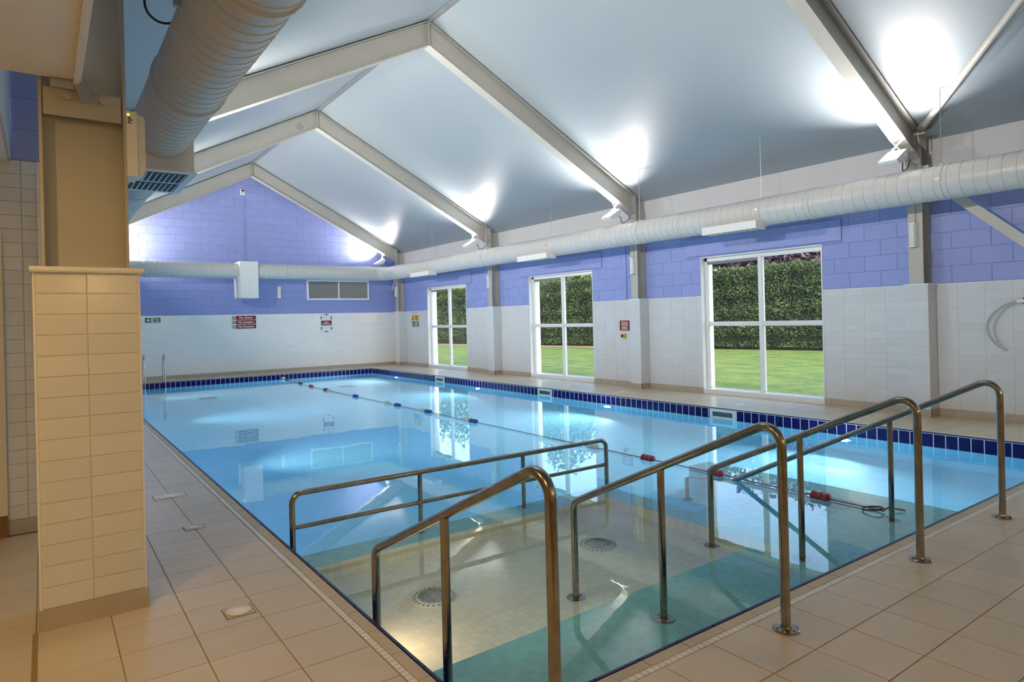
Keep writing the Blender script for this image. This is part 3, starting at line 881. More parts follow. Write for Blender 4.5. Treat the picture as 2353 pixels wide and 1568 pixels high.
for i, y in enumerate((18.29, 13.70, 9.12)):  # unseen left wall lamps, added to brighten the water
    pool_lamp(XL, y, -.55, '+x', 'added underwater lamp, unseen below the left pool edge, ' + ('far end', 'halfway along', 'beyond the guard rail')[i], POOL_W2, (.84, .95, 1.0), spread=85, up=.08)
pool_lamp(XL, 3.42, -.46, '+x', 'small warm underwater lamp in the splash bay wall', BAY_W, (1.0, .66, .34), .05)
def bay_drain(x, y, label):
    d_ = thing('bay_drain', label, 'drain cover', (x, y, -.64), 'round drain covers')
    MB().lathe([(0, .004), (.15, .004), (.152, .010), (.10, .028)], (x, y, -.64), 36).build('base_disc', 'lane_white', d_, True)
    for r in (.03, .055, .08, .105):
        mb = MB()
        for q in range(4):
            pts = [(x+r*math.cos(q*PI/2+.12+t*(PI/2-.24)/8), y+r*math.sin(q*PI/2+.12+t*(PI/2-.24)/8), -.611) for t in range(9)]
            mb.tube(pts, .0036, 6)
        o = mb.build('slot_ring', 'grey_slot', d_); o['kind'] = 'stuff'
    mb = MB()
    for k in range(24):
        a = 2*PI*k/24; mb.bar((x+.122*math.cos(a), y+.122*math.sin(a), -.622), (x+.142*math.cos(a), y+.142*math.sin(a), -.629), (-math.sin(a), math.cos(a), 0), .008, .003)
    o = mb.build('rim_slots', 'grey_slot', d_); o['kind'] = 'stuff'
bay_drain(2.09, 3.89, 'round slotted drain cover in the splash bay nearest the left edge')
bay_drain(3.575, 3.885, 'round slotted drain cover in the splash bay beside the middle handrail')
for x, lab in ((3.28, 'grey floor grating under water near the pool ladder'), (6.86, 'grey floor grating under water near the far right corner')):
    g_ = thing('floor_grating', lab, 'grating', (x, 17.6, PZ), 'gratings on the pool floor')
    MB().box(x-.20, x+.20, 17.35, 17.85, PZ, PZ+.012).build('grating_frame', 'grey_slot', g_)
    for k in range(9):
        MB().box(x-.17, x+.17, 17.40+k*.05, 17.425+k*.05, PZ+.012, PZ+.02).build('bar', 'alu', g_)
# flush covers on the decks
for i, (x, y, lab) in enumerate(((9.33, 18.37, 'far window, closest to the corner'), (9.22, 15.66, 'far wall pier, beside the far skimmer'), (9.33, 14.02, 'wall pier between far and middle windows'),
        (9.35, 11.07, 'middle window sill'), (9.33, 9.34, 'red notice and wall pier'), (9.33, 6.62, 'near window sill'), (9.58, 4.78, 'wall pier right of the near window'))):
    c_ = thing('deck_cover', 'small white flush cover in the deck by the ' + lab, 'floor cover', (x, y, 0), 'white flush covers along the window deck')
    MB().box(x-.075, x+.075, y-.06, y+.06, -.003, .003).build('plate', 'white_plastic', c_)
    MB().lathe([(0, .0055), (.04, .0055), (.046, .003)], (x, y, 0), 20).build('lens', 'skimmer', c_, True)
for x0, x1, y0, y1, lab in ((.757, 1.012, 6.42, 6.61, 'large pale drain cover furthest along the left deck'), (.816, .954, 5.32, 5.44, 'small pale drain cover in the middle of the left deck'),
        (.731, .878, 3.575, 3.72, 'brownish square drain cover with oval lid nearest the camera')):
    c_ = thing('deck_drain', lab, 'drain cover', ((x0+x1)/2, (y0+y1)/2, 0), 'drain covers in the left deck')
    xm, ym, hx, hy = (x0+x1)/2, (y0+y1)/2, (x1-x0)/2, (y1-y0)/2
    MB().box(x0, x1, y0, y1, -.004, .0015).build('joint', 'deck_grout', c_)
    MB().box(x0+.006, x1-.006, y0+.006, y1-.006, -.004, .003).build('plate', 'coping' if x0 < .74 else 'skimmer', c_)
    el = [(xm+hx*.82*math.cos(t*PI/12), ym+hy*.82*math.sin(t*PI/12)) for t in range(24)]
    MB().prism(el, 'z', .003, .006).build('lid', 'lane_white', c_)
    MB().tube([(p[0], p[1], .006) for p in el + el[:1]], .003, 6, False).build('lid_rim', 'mosaic_white', c_)
    MB().lathe([(0, .0075), (min(hx, hy)*.35, .0075), (min(hx, hy)*.42, .006)], (xm, ym, 0), 18).build('boss', 'white_plastic', c_, True)

# ================================================================== DUCTS
DR, DZ = .222, 3.12
def duct_tube(path, pitch=.145, n=28):
    """spiral-wound duct: a thin raised seam at every turn"""
    path = [Vector(p) for p in path]
    seg = [(path[i], path[i+1], (path[i+1]-path[i]).length) for i in range(len(path)-1)]
    out = []; rad = []
    for a, b_, L in seg:
        k = max(1, round(L/pitch)); d = (b_-a)/L
        for j in range(k):
            s0 = L*j/k; s1 = L*(j+1)/k
            for s_, r in ((s0+.0, DR), (s1-.014, DR), (s1-.011, DR+.0045), (s1-.003, DR+.0045)):
                out.append(a+d*s_); rad.append(r)
    out.append(path[-1]); rad.append(DR)
    return MB().tube(out, rad, n)
def collar(c, ax, parent, name='collar', w_=.03, dr=.012):
    c = Vector(c); ax = Vector(ax)
    MB().tube([c-ax*w_, c-ax*w_*.8, c+ax*w_*.8, c+ax*w_], [DR, DR+dr, DR+dr, DR], 28, False).build(name, 'duct_white', parent, True)
def clamp(c, parent, side):
    c = Vector(c)
    MB().box(c.x-.012, c.x+.012, c.y-.03, c.y+.03, c.z-.02, c.z+.012).build('clamp', 'alu', parent)
dx = 9.40
du = thing('ventilation_duct', 'white spiral duct running along the window wall', 'duct', (dx, 10, DZ), 'white spiral ventilation ducts')
duct_tube([(dx, YB, DZ), (dx, 19.9, DZ)]).build('tube', 'duct_white', du, True)
for y in (3.55, 5.30, 6.12, 7.75, 8.75, 10.4, 11.45, 13.9, 14.15, 16.5, 17.0, 19.2): collar((dx, y, DZ), (0, 1, 0), du, dr=.008 if y > 3 else .012)
for y in (3.55, 6.12, 8.75, 11.45, 14.15, 17.0): clamp((dx-DR-.004, y, DZ+.02), du, 1)
for y in (3.58, 6.165, 8.79, 11.49, 14.17, 17.05):
    MB().cyl((dx-.02, y, DZ+DR-.005), (dx-.02, y, roof_z(dx-.02)+.02), .0045, 8).build('hanger_rod', 'alu', du, True)
    MB().box(dx-.04, dx, y-.02, y+.02, DZ+DR-.002, DZ+DR+.012).build('hanger_bracket', 'alu', du)
for y0, y1 in ((6.07, 7.10), (11.30, 12.40), (16.75, 17.90)):
    b_ = MB().box(dx-.33, dx-.06, y0, y1, DZ-.285, DZ-.16).build('outlet_box', 'white_plastic', du)
    for k in range(9):
        y = y0+.08+k*(y1-y0-.16)/8
        MB().box(dx-.31, dx-.08, y-.012, y+.012, DZ-.289, DZ-.284).build('slot', 'grey_slot', b_)
du = thing('ventilation_duct', 'white spiral duct crossing the purple gable wall', 'duct', (5.1, 20.4, DZ), 'white spiral ventilation ducts')
FY = 20.42
el = fillet([(dx, 19.9, DZ), (dx, FY, DZ), (8.85, FY, DZ)], .40, 8)
duct_tube(el, .11).build('elbow', 'duct_white', du, True)
el = fillet([(.82, 19.9, DZ), (.82, FY, DZ), (1.37, FY, DZ)], .40, 8)
duct_tube(el, .11).build('elbow', 'duct_white', du, True)
duct_tube([(8.85, FY, DZ), (1.37, FY, DZ)]).build('tube', 'duct_white', du, True)
for x in (8.75, 6.05, 5.55, 4.40, 2.3): collar((x, FY, DZ), (1, 0, 0), du)
ob = MB().box(4.69, 5.20, 20.10, 20.76, 2.31, 3.385).build('outlet_box', 'white_plastic', du)
MB().box(4.66, 4.69, 20.20, 20.70, 2.33, 2.95).build('box_flange', 'white_plastic', ob)
MB().box(4.66, 5.20, 20.14, 20.72, 2.295, 2.312).build('box_base', 'duct_white', ob)
MB().box(4.655, 4.70, 20.3, 20.35, 2.95, 2.985).build('knob', 'dark', ob)
lx = .82
du = thing('ventilation_duct', 'large white spiral duct overhead beside the steel column', 'duct', (lx, 8, DZ), 'white spiral ventilation ducts')
duct_tube([(lx, YB, DZ), (lx, 19.9, DZ)], .108).build('tube', 'duct_white', du, True)
for y in (3.05, 4.75, 8.2, 11.5, 15.0): collar((lx, y, DZ), (0, 1, 0), du, w_=.035, dr=.014)
for y in (3.65, 5.9, 9.0):
    MB().box(lx+DR-.01, lx+DR+.02, y-.012, y+.012, DZ-.05, DZ-.02).build('clamp', 'alu', du)
    MB().box(lx-DR-.035, lx-DR+.01, y-.015, y+.015, DZ+.0, DZ+.03).build('clamp', 'alu', du)
ob = MB().box(lx-.24, lx+.24, 6.02, 6.95, 2.79, 3.10).build('outlet_box', 'duct_white', du)
MB().box(lx-.26, lx+.26, 6.00, 6.97, 2.782, 2.792).build('grille_frame', 'white_plastic', ob)
for q in range(2):
    ya = 6.07+q*.44
    MB().box(lx-.20, lx+.20, ya, ya+.38, 2.7795, 2.7825).build('grille_dark', 'dark', ob)
    for k in range(10):
        x = lx-.185+k*.041
        MB().bar((x, ya+.005, 2.778), (x, ya+.375, 2.778), (.7, 0, .5), .010, .002).build('louvre_blade', 'skimmer', ob)
# black cable loop by the left duct
cb_ = [(.56, 4.25, 3.75), (.53, 4.22, 3.46), (.502, 4.2, 3.36), (.515, 4.2, 3.295), (.555, 4.2, 3.258), (.60, 4.2, 3.25), (.64, 4.2, 3.262)]
def smooth3(P, k=5):
    out = []
    for i in range(len(P)-1):
        q = [Vector(P[j]) for j in (max(i-1, 0), i, i+1, min(i+2, len(P)-1))]
        for j in range(k):
            t = j/k; out.append(.5*(2*q[1]+(q[2]-q[0])*t+(2*q[0]-5*q[1]+4*q[2]-q[3])*t*t+(3*q[1]-q[0]-3*q[2]+q[3])*t**3))
    return out + [Vector(P[-1])]
tag(MB().tube(smooth3(cb_), .007, 8).build('cable', 'rubber'), 'black cable looping from the ceiling to the big duct', 'cable')

# ================================================================== LAMPS
def floodlight(i, f, side, label):
    """side +1: window side, -1: entrance side"""
    xc = XRD + side*(9.40-XRD)
    fl = thing('floodlight', label, 'floodlight', (xc, f, 3.55), 'white uplighting floodlights on the roof frames')
    tl = .51 if side > 0 else .84; tc = math.sqrt(1-tl*tl)
    ax = Vector((-side*tc, 0, -tl)); az = Vector((-side*tl, .22 if side < 0 and i < 3 else 0, tc)).normalized(); ay = az.cross(ax)
    c = Vector((xc, f, 3.555))
    def P(u, v, w_): return c + ax*u + ay*v + az*w_
    o_ = [(-.15, .02), (-.10, -.055), (.02, -.075), (.17, -.02), (.20, .03), (.20, .05), (-.15, .05)]
    mb = MB(); n = len(o_)
    vs = [P(u, -.125, w_) for u, w_ in o_] + [P(u, .125, w_) for u, w_ in o_]
    mb.add(vs, [tuple(range(n)), tuple(range(2*n-1, n-1, -1))] + [(k, k+n, (k+1) % n+n, (k+1) % n) for k in range(n)])
    mb.build('housing', 'white_plastic', fl)
    MB().obox(P(.025, 0, .052), ax, ay, az, .155, .105, .004).build('glass', 'lamp_glass', fl)
    top = roof_z(xc)-RD*math.sqrt(1+SL*SL)
    b_ = MB()
    for s_ in (-1, 1):
        a = P(-.03, s_*.135, .0); e = Vector((xc+side*.10, f+s_*.085, roof_z(xc+side*.10)-RD*1.125-.008))
        b_.bar(a, e, (1, 0, 0), .016, .004)
    e0 = Vector((xc+side*.10, f, roof_z(xc+side*.10)-RD*1.125-.008))
    b_.bar(e0-Vector((0, .09, 0)), e0+Vector((0, .09, 0)), (1, 0, 0), .016, .004)
    b_.build('bracket', 'white_plastic', fl)
    cab = [P(-.10, .0, -.05), P(-.16, .02, -.12), Vector((xc+side*.30, f+.02, 3.42)), Vector((xc+side*.48, f+.03, 3.50)), Vector((xc+side*.53, f+.03, 3.60))]
    MB().tube(smooth3(cab, 4), .007, 8).build('cable', 'rubber', fl, True)
    L = D.lights.new('flood', 'AREA'); L.shape = 'RECTANGLE'; L.size = .30; L.size_y = .20; L.spread = math.radians(140); L.energy = FLOOD_W if side > 0 else (FLOOD_W2 if i < 3 else FLOOD_W2*.55); L.color = FLOOD_COL if side > 0 else FLOOD_COL2
    q = az.to_track_quat('-Z', 'Y').to_matrix().to_4x4(); q.translation = P(.025, 0, .062)
    put('flood_light', L, fl, q)
names = ['nearest floodlight, under the roof frame by the tube brace', 'floodlight under the roof frame between the middle and near windows',
         'floodlight under the roof frame between the far and middle windows', 'floodlight in the far corner above the duct elbow']
for i, f in enumerate(FRAMES):
    floodlight(i, f, 1, 'white ' + names[i])
for i, f in enumerate(FRAMES):
    floodlight(i, f, -1, 'white floodlight on the entrance side, ' + ('first', 'second', 'third', 'last')[i] + ' behind the tiled pier')

def downlight(x, y, z, label):
    d_ = thing('downlight', label, 'downlight', (x, y, z), 'warm recessed downlights behind the camera')
    MB().lathe([(.07, -.001), (.095, -.001), (.095, -.008), (.07, -.012)], (x, y, z), 28).build('bezel', 'white_plastic', d_, True)
    MB().lathe([(0, -.004), (.07, -.003)], (x, y, z), 28).build('lens', 'warm_lens', d_)
    L = D.lights.new('warm', 'AREA'); L.shape = 'DISK'; L.size = .14; L.energy = WARM_W; L.color = WARM_COL
    q = Matrix.Identity(4); q.translation = (x, y, z-.016)
    put('lamp_light', L, d_, q)
downlight(-.85, 2.7, 2.785, 'warm downlight in the low soffit nearest the tiled pier')
downlight(-.85, .9, 2.785, 'warm downlight in the low soffit above the camera')
def globe(x, label, watts):
    y, z = Y0+.20, 2.20
    g_ = thing('globe_lamp', label, 'wall lamp', (x, Y0, z), 'warm globe lamps on the wall behind the camera')
    MB().cyl((x, Y0+.002, z), (x, Y0+.02, z), .06, 20).build('wall_plate', 'brass', g_, True)
    MB().cyl((x, Y0+.02, z), (x, y-.10, z), .012, 10).build('arm', 'brass', g_, True)
    n = 12; MB().lathe([(.12*math.sin(PI*k/n), -.12*math.cos(PI*k/n)) for k in range(n+1)], (x, y, z), 24).build('globe', 'warm_lens', g_, True)
    L = D.lights.new('warm', 'POINT'); L.shadow_soft_size = .125; L.energy = watts; L.color = WARM_COL
    q = Matrix.Identity(4); q.translation = (x, y, z); put('lamp_light', L, g_, q)
globe(.6, 'warm globe lamp behind the camera by the entrance', GLOBE_W[0])
globe(3.2, 'warm globe lamp behind the middle handrail', GLOBE_W[1])
globe(5.8, 'warm globe lamp behind the right-hand handrail', GLOBE_W[2])

def bulkhead(x, y, z, face, label, w_=.10, h_=.34, d_=.07):
    """slim emergency light; face is the way it looks"""
    t_ = thing('emergency_light', label, 'emergency light', (x, y, z), 'slim white emergency lights')
    mw = ROT[face].to_4x4(); mw.translation = (x, y, z)
    put('base', MB().box(-w_/2, w_/2, -h_/2, h_/2, 0, d_*.45).mesh('base', 'white_plastic'), t_, mw)
    pr_ = [(-w_*.42, d_*.45), (w_*.42, d_*.45), (w_*.42, d_*.8), (w_*.25, d_), (-w_*.25, d_), (-w_*.42, d_*.8)]
    put('diffuser', MB().prism([(a, b_) for a, b_ in pr_], 'y', -h_*.46, h_*.46).mesh('diffuser', 'skimmer'), t_, mw)
    put('end_cap', MB().box(-w_*.46, w_*.46, -h_*.5, -h_*.46, 0, d_).mesh('end_cap', 'white_plastic'), t_, mw)
    put('end_cap', MB().box(-w_*.46, w_*.46, h_*.46, h_*.5, 0, d_).mesh('end_cap', 'white_plastic'), t_, mw)
    return t_
for i, f in enumerate(FRAMES):
    t_ = bulkhead(9.985, f+.02, 2.545, '-x', 'slim white emergency light on the ' + ('wall column right of the near window', 'wall column left of the near window',
         'wall column left of the middle window', 'wall column in the far corner')[i])
    MB().box(9.965, 9.985, f-.01, f+.012, 2.715, 3.35).build('conduit', 'steel_cream', t_)
bulkhead(6.12, YW, 2.52, '-y', 'slim white emergency light on the purple gable wall', .10, .37, .07)
em = thing('emergency_light', 'cream emergency light with glowing indicator on the near steel column', 'emergency light', (.43, FP, 2.5), 'slim white emergency lights')
MB().box(.385, .435, FP-.095, FP+.09, 2.325, 2.675).build('base', 'white_plastic', em)
MB().prism([(.435, 2.335), (.468, 2.345), (.474, 2.36), (.474, 2.64), (.468, 2.655), (.435, 2.665)], 'y', FP-.085, FP+.08).build('diffuser', 'skimmer', em)
MB().lathe([(0, .003), (.005, .002), (.006, 0)], n=12).build('indicator', 'led_yellow', em)
em.children[-1].matrix_basis = chain(em).inverted() @ (Matrix.Translation((.395, FP-.095, 2.655)) @ ROT['-y'].to_4x4())
for k in range(5):
    MB().box(.392, .392+.012+.006*(k % 3), FP-.0956, FP-.095, 2.645-k*.008-.005, 2.645-k*.008).build('label_mark', 'sign_black', em)

# ================================================================== SIGNS AND WALL FITTINGS
def disc(r, n=24, cx=0, cy=0): return [(cx+r*math.cos(2*PI*k/n), cy+r*math.sin(2*PI*k/n)) for k in range(n)]
def rect(x0, x1, y0, y1): return [(x0, y0), (x1, y0), (x1, y1), (x0, y1)]
def annulus(name, r0, r1, loc, face, mat, parent, th=.001, n=28):
    mb = MB().lathe([(r0, 0), (r0, th), (r1, th), (r1, 0), (r0, 0)], n=n)
    mw = ROT[face].to_4x4(); mw.translation = Vector(loc)
    return put(name, mb.mesh(name, mat), parent, mw)
def stroke(pts, w_):
    """thick line segment as a quad"""
    (x0, y0), (x1, y1) = pts; L = math.hypot(x1-x0, y1-y0); nx, ny = -(y1-y0)/L*w_/2, (x1-x0)/L*w_/2
    return [(x0+nx, y0+ny), (x0-nx, y0-ny), (x1-nx, y1-ny), (x1+nx, y1+ny)]
FS = YW-.005                                           # face of the far wall tiling
# fire exit
sg = thing('exit_sign', 'green fire exit sign with white arrow on the far tiled wall', 'sign', (2.55, FS, 1.71))
MB().box(2.352, 2.744, FS-.004, FS, 1.645, 1.782).build('plate', 'sign_green', sg)
L0 = (2.548, FS-.0045, 1.7135)
flat('arrow', [(-.165, 0), (-.115, .048), (-.085, .048), (-.118, .014), (-.062, .014), (-.062, -.014), (-.118, -.014), (-.085, -.048), (-.115, -.048)], L0, '-y', 'sign_white', sg)
flat('doorway', rect(-.042, .034, -.058, .058), L0, '-y', 'sign_white', sg)
L1 = (2.548, FS-.0056, 1.7135)
flat('runner_head', disc(.010, 12, -.002, .040), L1, '-y', 'sign_green', sg)
for q in (((-.005, .026), (.004, -.006)), ((.004, -.004), (-.012, -.03)), ((-.012, -.03), (-.032, -.036)), ((.004, -.004), (.020, -.026)), ((.02, -.026), (.016, -.052)), ((-.003, .022), (-.026, .010)), ((.0, .018), (.022, .006))):
    flat('runner_limb', stroke(q, .011), L1, '-y', 'sign_green', sg)
text('lettering', 'Fire\nexit', .062, (2.664, FS-.005, 1.7135), '-y', 'sign_white', sg, space=.85, bold=.002)
# no diving / no jumping / no running
sg = thing('pool_rules_sign', 'three red plates reading No Diving, No Jumping, No Running', 'sign', (5.03, FS, 1.6))
for k, word in enumerate(('No Diving', 'No Jumping', 'No Running')):
    z = 1.741-.137*k
    pl = MB().box(4.80, 5.385, FS-.004, FS, z-.061, z+.061).build('plate', 'sign_red', sg)
    text('lettering', word, .098, (5.09, FS-.005, z), '-y', 'sign_white', pl, bold=.002)
    c = (4.735, FS-.001, z)
    flat('roundel', disc(.062, 28), c, '-y', 'sign_white', sg, .003)
    annulus('ring', .046, .058, (4.735, FS-.004, z), '-y', 'sign_black', sg)
    flat('slash', stroke(((-.036, .036), (.036, -.036)), .010), (4.735, FS-.0042, z), '-y', 'sign_black', sg)
    P = [((-.02, -.025), (.02, .02)), ((-.01, .01), (.03, -.01))] if k == 0 else ([((-.03, .0), (.0, -.03)), ((.0, -.03), (.025, .01))] if k == 1 else [((-.02, .025), (.005, -.005)), ((.005, -.005), (.025, -.025)), ((.0, .0), (-.025, -.022))])
    for q in P: flat('figure', stroke(q, .014), (4.735, FS-.0038, z), '-y', 'sign_black', sg)
# swim clockwise
sg = thing('swim_direction_sign', 'white board with black arrows around a red Swim Clockwise plate', 'sign', (7.625, FS, 1.52))
MB().box(7.415, 7.835, FS-.003, FS, 1.205, 1.835).build('board', 'sign_white', sg)
MB().box(7.448, 7.802, FS-.006, FS-.003, 1.443, 1.600).build('plate', 'sign_red', sg)
text('lettering', 'Swim\nClockwise', .062, (7.625, FS-.007, 1.5215), '-y', 'sign_white', sg, space=.85, bold=.0015)
AR = [(-.055, -.012), (.005, -.012), (.005, -.032), (.058, 0), (.005, .032), (.005, .012), (-.055, .012)]
def arrow(x, z, a):
    c, s_ = math.cos(a), math.sin(a)
    flat('arrow', [(p*c-q*s_, p*s_+q*c) for p, q in AR], (x, FS-.003, z), '-y', 'sign_black', sg)
arrow(7.625, 1.80, 0); arrow(7.625, 1.235, PI)
for z in (1.69, 1.345): arrow(7.455, z, PI/2); arrow(7.795, z, -PI/2)
# depth and warning signs on the window wall
RS = XW-.001
sg = thing('depth_sign', 'black lettering giving the depth above the yellow warning sign', 'sign', (RS, 19.9, 1.79))
MB().box(RS-.002, RS, 19.72, 20.10, 1.755, 1.832).build('plate', 'sign_white', sg)
text('lettering', 'Depth 1.2m', .075, (RS-.003, 19.91, 1.793), '-x', 'sign_black', sg, bold=.001)
sg = thing('warning_sign', 'yellow warning sign with black triangle beside the far window', 'sign', (RS, 19.88, 1.62))
MB().box(RS-.003, RS, 19.98, 20.155, 1.53, 1.71).build('triangle_plate', 'sign_yellow', sg)
MB().box(RS-.003, RS, 19.62, 19.975, 1.53, 1.71).build('text_plate', 'sign_yellow', sg)
flat('triangle', [(-.075, -.07), (.075, -.07), (0, .075)], (RS-.003, 20.067, 1.62), '-x', 'sign_black', sg)
flat('triangle_inset', [(-.045, -.052), (.045, -.052), (0, .035)], (RS-.0042, 20.067, 1.62), '-x', 'sign_yellow', sg)
flat('mark', rect(-.006, .006, -.03, .01), (RS-.0054, 20.067, 1.61), '-x', 'sign_black', sg)
text('lettering', 'Warning\nshallow\nwater', .058, (RS-.004, 19.797, 1.62), '-x', 'sign_black', sg, space=.9, bold=.002)
sg = thing('safety_sign', 'green safety sign under the yellow warning sign', 'sign', (RS, 19.88, 1.42))
MB().box(RS-.003, RS, 20.02, 20.155, 1.325, 1.505).build('figure_plate', 'sign_green', sg)
MB().box(RS-.003, RS, 19.63, 20.012, 1.325, 1.505).build('text_plate', 'sign_green', sg)
flat('figure_head', disc(.016, 12, 0, .052), (RS-.003, 20.088, 1.415), '-x', 'sign_white', sg)
flat('figure_body', rect(-.022, .022, -.065, .03), (RS-.003, 20.088, 1.415), '-x', 'sign_white', sg)
for k in range(4):
    flat('text_line', rect(-.13, .13-.03*(k % 2), -.007, .007), (RS-.003, 19.82, 1.475-k*.04), '-x', 'sign_white', sg)
# emergency notice and push button
sg = thing('emergency_notice', 'dark red notice with white text beside the middle wall pier', 'sign', (RS, 10.1, 1.3))
MB().box(RS-.004, RS, 9.95, 10.245, 1.195, 1.412).build('plate', 'sign_red', sg)
text('lettering', 'This pool is\nunsupervised\nin event of\nemergency\npush button', .041, (RS-.005, 10.098, 1.303), '-x', 'sign_white', sg, space=.9, bold=.001)
bt = thing('emergency_button', 'yellow box with a red push button under the red notice', 'push button', (RS, 10.12, 1.08))
MB().box(RS-.055, RS, 10.06, 10.175, 1.035, 1.128).build('box', 'sign_yellow', bt)
mw = ROT['-x'].to_4x4(); mw.translation = (RS-.055, 10.118, 1.082)
put('collar', MB().lathe([(0, .004), (.030, .004), (.030, 0)], n=20).mesh('collar', 'sign_black'), bt, mw)
put('button', MB().lathe([(.012, .0), (.012, .018), (.026, .018), (.026, .028), (.015, .034), (0, .035)], n=20).mesh('button', 'sign_red', True), bt, mw)
# wall louvre, sensor
lv_ = thing('wall_louvre', 'wide grey louvre vent in a white frame on the gable wall', 'vent', (8.07, YW, 2.61))
f_ = MB()
for a, b_, z0, z1 in ((7.0, 9.14, 2.885, 2.94), (7.0, 9.14, 2.28, 2.335), (7.0, 7.05, 2.335, 2.885), (9.09, 9.14, 2.335, 2.885), (8.045, 8.085, 2.335, 2.885)):
    f_.box(a, b_, YW-.045, YW, z0, z1)
f_.build('frame', 'white_frame', lv_)
MB().box(7.05, 9.09, YW-.008, YW-.001, 2.335, 2.885).build('backing', 'grey_slot', lv_)
for a, b_ in ((7.05, 8.045), (8.085, 9.09)):
    for k in range(15):
        z = 2.350+k*.0365
        MB().bar((a, YW-.024, z), (b_, YW-.024, z), (0, -.55, -.83), .0165, .0018).build('slat', 'louvre_grey', lv_)
se = thing('wall_sensor', 'small white sensor box with dark display high on the gable', 'sensor', (5.08, YW, 5.62))
MB().box(5.015, 5.14, YW-.05, YW, 5.53, 5.70).build('case', 'white_plastic', se)
MB().box(5.03, 5.125, YW-.053, YW-.05, 5.635, 5.685).build('display', 'sign_black', se)
for k in range(3):
    MB().box(5.045, 5.11, YW-.052, YW-.05, 5.60-k*.022, 5.606-k*.022).build('vent_slot', 'grey_slot', se)
MB().box(5.068, 5.080, YW-.012, YW, 3.45, 5.53).build('conduit', 'purple_paint', se)
# hose loop on the window wall
hs = thing('hose', 'grey looped hose hanging on a bracket by the right edge', 'hose', (XW-.03, 3.05, 1.5))
hp = [(2.90, 1.60), (3.02, 1.582), (3.12, 1.565), (3.22, 1.52), (3.32, 1.435), (3.385, 1.33), (3.405, 1.22), (3.37, 1.10), (3.30, 1.01), (3.22, .945), (3.185, .94)]
def smooth(P, k=5):
    out = []
    for i in range(len(P)-1):
        p0, p1, p2, p3 = P[max(i-1, 0)], P[i], P[i+1], P[min(i+2, len(P)-1)]
        for j in range(k):
            t = j/k
            out.append(tuple(.5*(2*p1[c]+(p2[c]-p0[c])*t+(2*p0[c]-5*p1[c]+4*p2[c]-p3[c])*t*t+(3*p1[c]-p0[c]-3*p2[c]+p3[c])*t**3) for c in range(2)))
    return out + [P[-1]]
MB().tube([(XW-.03-.012*math.sin(i*.1), y, z) for i, (y, z) in enumerate(smooth(hp))], .009, 8).build('outer_loop', 'hose', hs, True)
hp2 = [(2.92, 1.592), (3.06, 1.570), (3.18, 1.50), (3.28, 1.38), (3.32, 1.25), (3.30, 1.10), (3.24, .99), (3.185, .945)]
MB().tube([(XW-.05, y, z) for y, z in smooth(hp2)], .009, 8).build('inner_loop', 'hose', hs, True)
MB().box(XW-.06, XW, 2.97, 3.06, 1.555, 1.60).build('bracket', 'alu', hs)
MB().cyl((XW-.03, 2.985, 1.54), (XW-.03, 2.985, 1.62), .014, 10).build('bracket_pin', 'sign_black', hs)
# cream cubicle panel at the left edge
cp = thing('cubicle_panel', 'cream panel with timber base at the left edge of the picture', 'panel', (-.7, 6.03, 0))
pr_ = [(-1.6, .16), (-.236, .16)] + [(-.236-.05+.05*math.cos(a*PI/12), 2.245-.05+.05*math.sin(a*PI/12)) for a in range(7)] + [(-1.6, 2.245)]
MB().prism(pr_, 'y', 6.02, 6.066).build('panel_face', 'cream_panel', cp)
MB().box(-1.6, -.238, 6.018, 6.068, 0, .16).build('timber_base', 'timber', cp)

# ================================================================== GARDEN
lawn = MB()
GX, GY_, NX, NY = (XW+.34, 60.0), (-15.0, 75.0), 40, 60
for j in range(NY+1):
    for i in range(NX+1):
        x = GX[0]+(GX[1]-GX[0])*(i/NX)**1.6; y = GY_[0]+(GY_[1]-GY_[0])*j/NY
        lawn.v.append((x, y, -.10+.008*math.sin(x*.7+y*.31)*min(1, i/6)))
for j in range(NY):
    for i in range(NX):
        k = j*(NX+1)+i; lawn.f.append((k, k+1, k+NX+2, k+NX+1))
o = lawn.build('lawn', 'lawn'); tag(o, 'bright green lawn outside the windows', 'lawn', kind='structure')
def hedge_x(y): return 25.9-(y-15)*.155
hg = thing('garden_hedge', 'tall clipped green hedge behind the lawn', 'hedge', (24, 28, -.1))
mb = MB()
ya, yb, hn = 4.0, 58.0, 54
for k in range(hn+1):
    y = ya+(yb-ya)*k/hn; x = hedge_x(y); h = 3.62+.05*math.sin(y*1.3)
    for dx_, z in ((0.12, -.1), (.0, .6), (.05, 2.5), (.18, h-.1), (1.5, h-.05), (1.7, -.1)): mb.v.append((x+dx_, y, z))
for k in range(hn):
    for q in range(5): mb.f.append((k*6+q, k*6+q+1, k*6+q+7, k*6+q+6))
mb.build('core', 'hedge_core', hg)
def leaves(n, sampler, size, seed):
    rnd = random.Random(seed); mb = MB()
    for _ in range(n):
        p, nr = sampler(rnd)
        a = Vector((rnd.uniform(-1, 1), rnd.uniform(-1, 1), rnd.uniform(-1, 1)))+nr*.9
        a.normalize(); u = a.orthogonal().normalized(); u = Matrix.Rotation(rnd.uniform(0, 6.28), 3, a) @ u; v = a.cross(u)
        s_ = size*rnd.uniform(.6, 1.3); o = len(mb.v)
        mb.v += [tuple(p-u*s_), tuple(p+v*s_*.42), tuple(p+u*s_), tuple(p-v*s_*.42)]
        mb.f.append((o, o+1, o+2, o+3))
    return mb
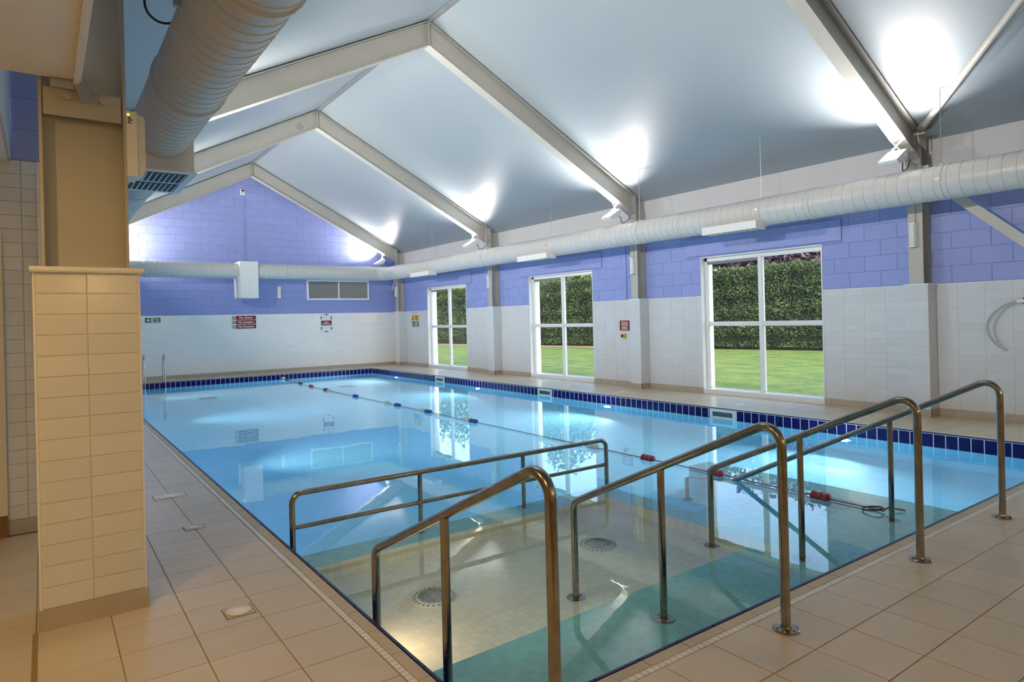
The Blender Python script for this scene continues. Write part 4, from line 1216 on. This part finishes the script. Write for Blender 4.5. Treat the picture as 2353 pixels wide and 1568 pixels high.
def hs_(rnd):
    y = 8+46*rnd.random()
    if rnd.random() < .90:
        z = .02+3.6*rnd.random(); b_ = .10 if z < .5 else 0
        lump = .12*math.sin(y*2.1+z*3.3)*math.sin(z*4.1-y*1.7)
        return Vector((hedge_x(y)-.05+b_+lump+rnd.uniform(-.12, .06), y, z)), Vector((-.8, 0, .5))
    return Vector((hedge_x(y)+rnd.uniform(-.05, 1.4), y, 3.60+.06*rnd.random()+.05*math.sin(y*1.3))), Vector((0, 0, 1))
o = leaves(125000, hs_, .058, 3).build('foliage', 'hedge_leaf', hg); o['kind'] = 'stuff'
mb = MB()
for k in range(40):
    y = 20+38*k/39.; x = hedge_x(y)
    w_ = 1.3+.25*math.sin(k*1.7) if y > 23 else .35+.1*math.sin(k)
    mb.v += [(x-w_, y, -.090), (x+.3, y, -.06)]
for k in range(39): mb.f.append((2*k, 2*k+1, 2*k+3, 2*k+2))
mb.build('soil_strip', 'soil', hg)
def tree(x, y, h, r, zc, mat, label, n, name, seed):
    t_ = thing(name, label, 'tree', (x, y, -.1), 'trees beyond the hedge')
    MB().tube([(x, y, -.1), (x+.1, y, zc*.6), (x, y+.1, zc)], [.22, .16, .08], 8).build('trunk', 'bark', t_, True)
    rnd0 = random.Random(seed); blobs = [(Vector((rnd0.uniform(-.6, .6)*r, rnd0.uniform(-.6, .6)*r, rnd0.uniform(-.5, .5)*h)), rnd0.uniform(.35, .6)) for _ in range(14)]
    def smp(rnd):
        c, k = rnd.choice(blobs)
        d = Vector((rnd.gauss(0, 1), rnd.gauss(0, 1), rnd.gauss(0, 1))).normalized()
        q = d*(k*rnd.random()**.35)
        return Vector((x, y, zc))+c+Vector((q.x*r, q.y*r, q.z*h)), d
    o = leaves(n, smp, .16, seed+1).build('crown', mat, t_); o['kind'] = 'stuff'
tree(30.0, 19.6, 3.4, 4.2, 4.6, 'plum_leaf', 'plum-leaved tree showing above the hedge in the near window', 11000, 'plum_tree', 11)
tree(30.5, 15.6, 3.2, 3.0, 4.5, 'plum_leaf', 'small plum-leaved tree above the hedge at the right of the near window', 8000, 'plum_tree', 51)
tree(30.5, 25.0, 2.8, 3.8, 4.2, 'tree_leaf', 'dark tree beyond the hedge at the left of the near window', 9000, 'garden_tree', 21)
tree(28.0, 33.0, 3.6, 3.2, 4.8, 'tree_leaf', 'light green tree showing above the hedge in the middle window', 8000, 'garden_tree', 31)
tree(26.0, 46.0, 4.0, 3.6, 5.4, 'tree_leaf', 'light green tree beyond the hedge behind the far window', 7000, 'garden_tree', 41)
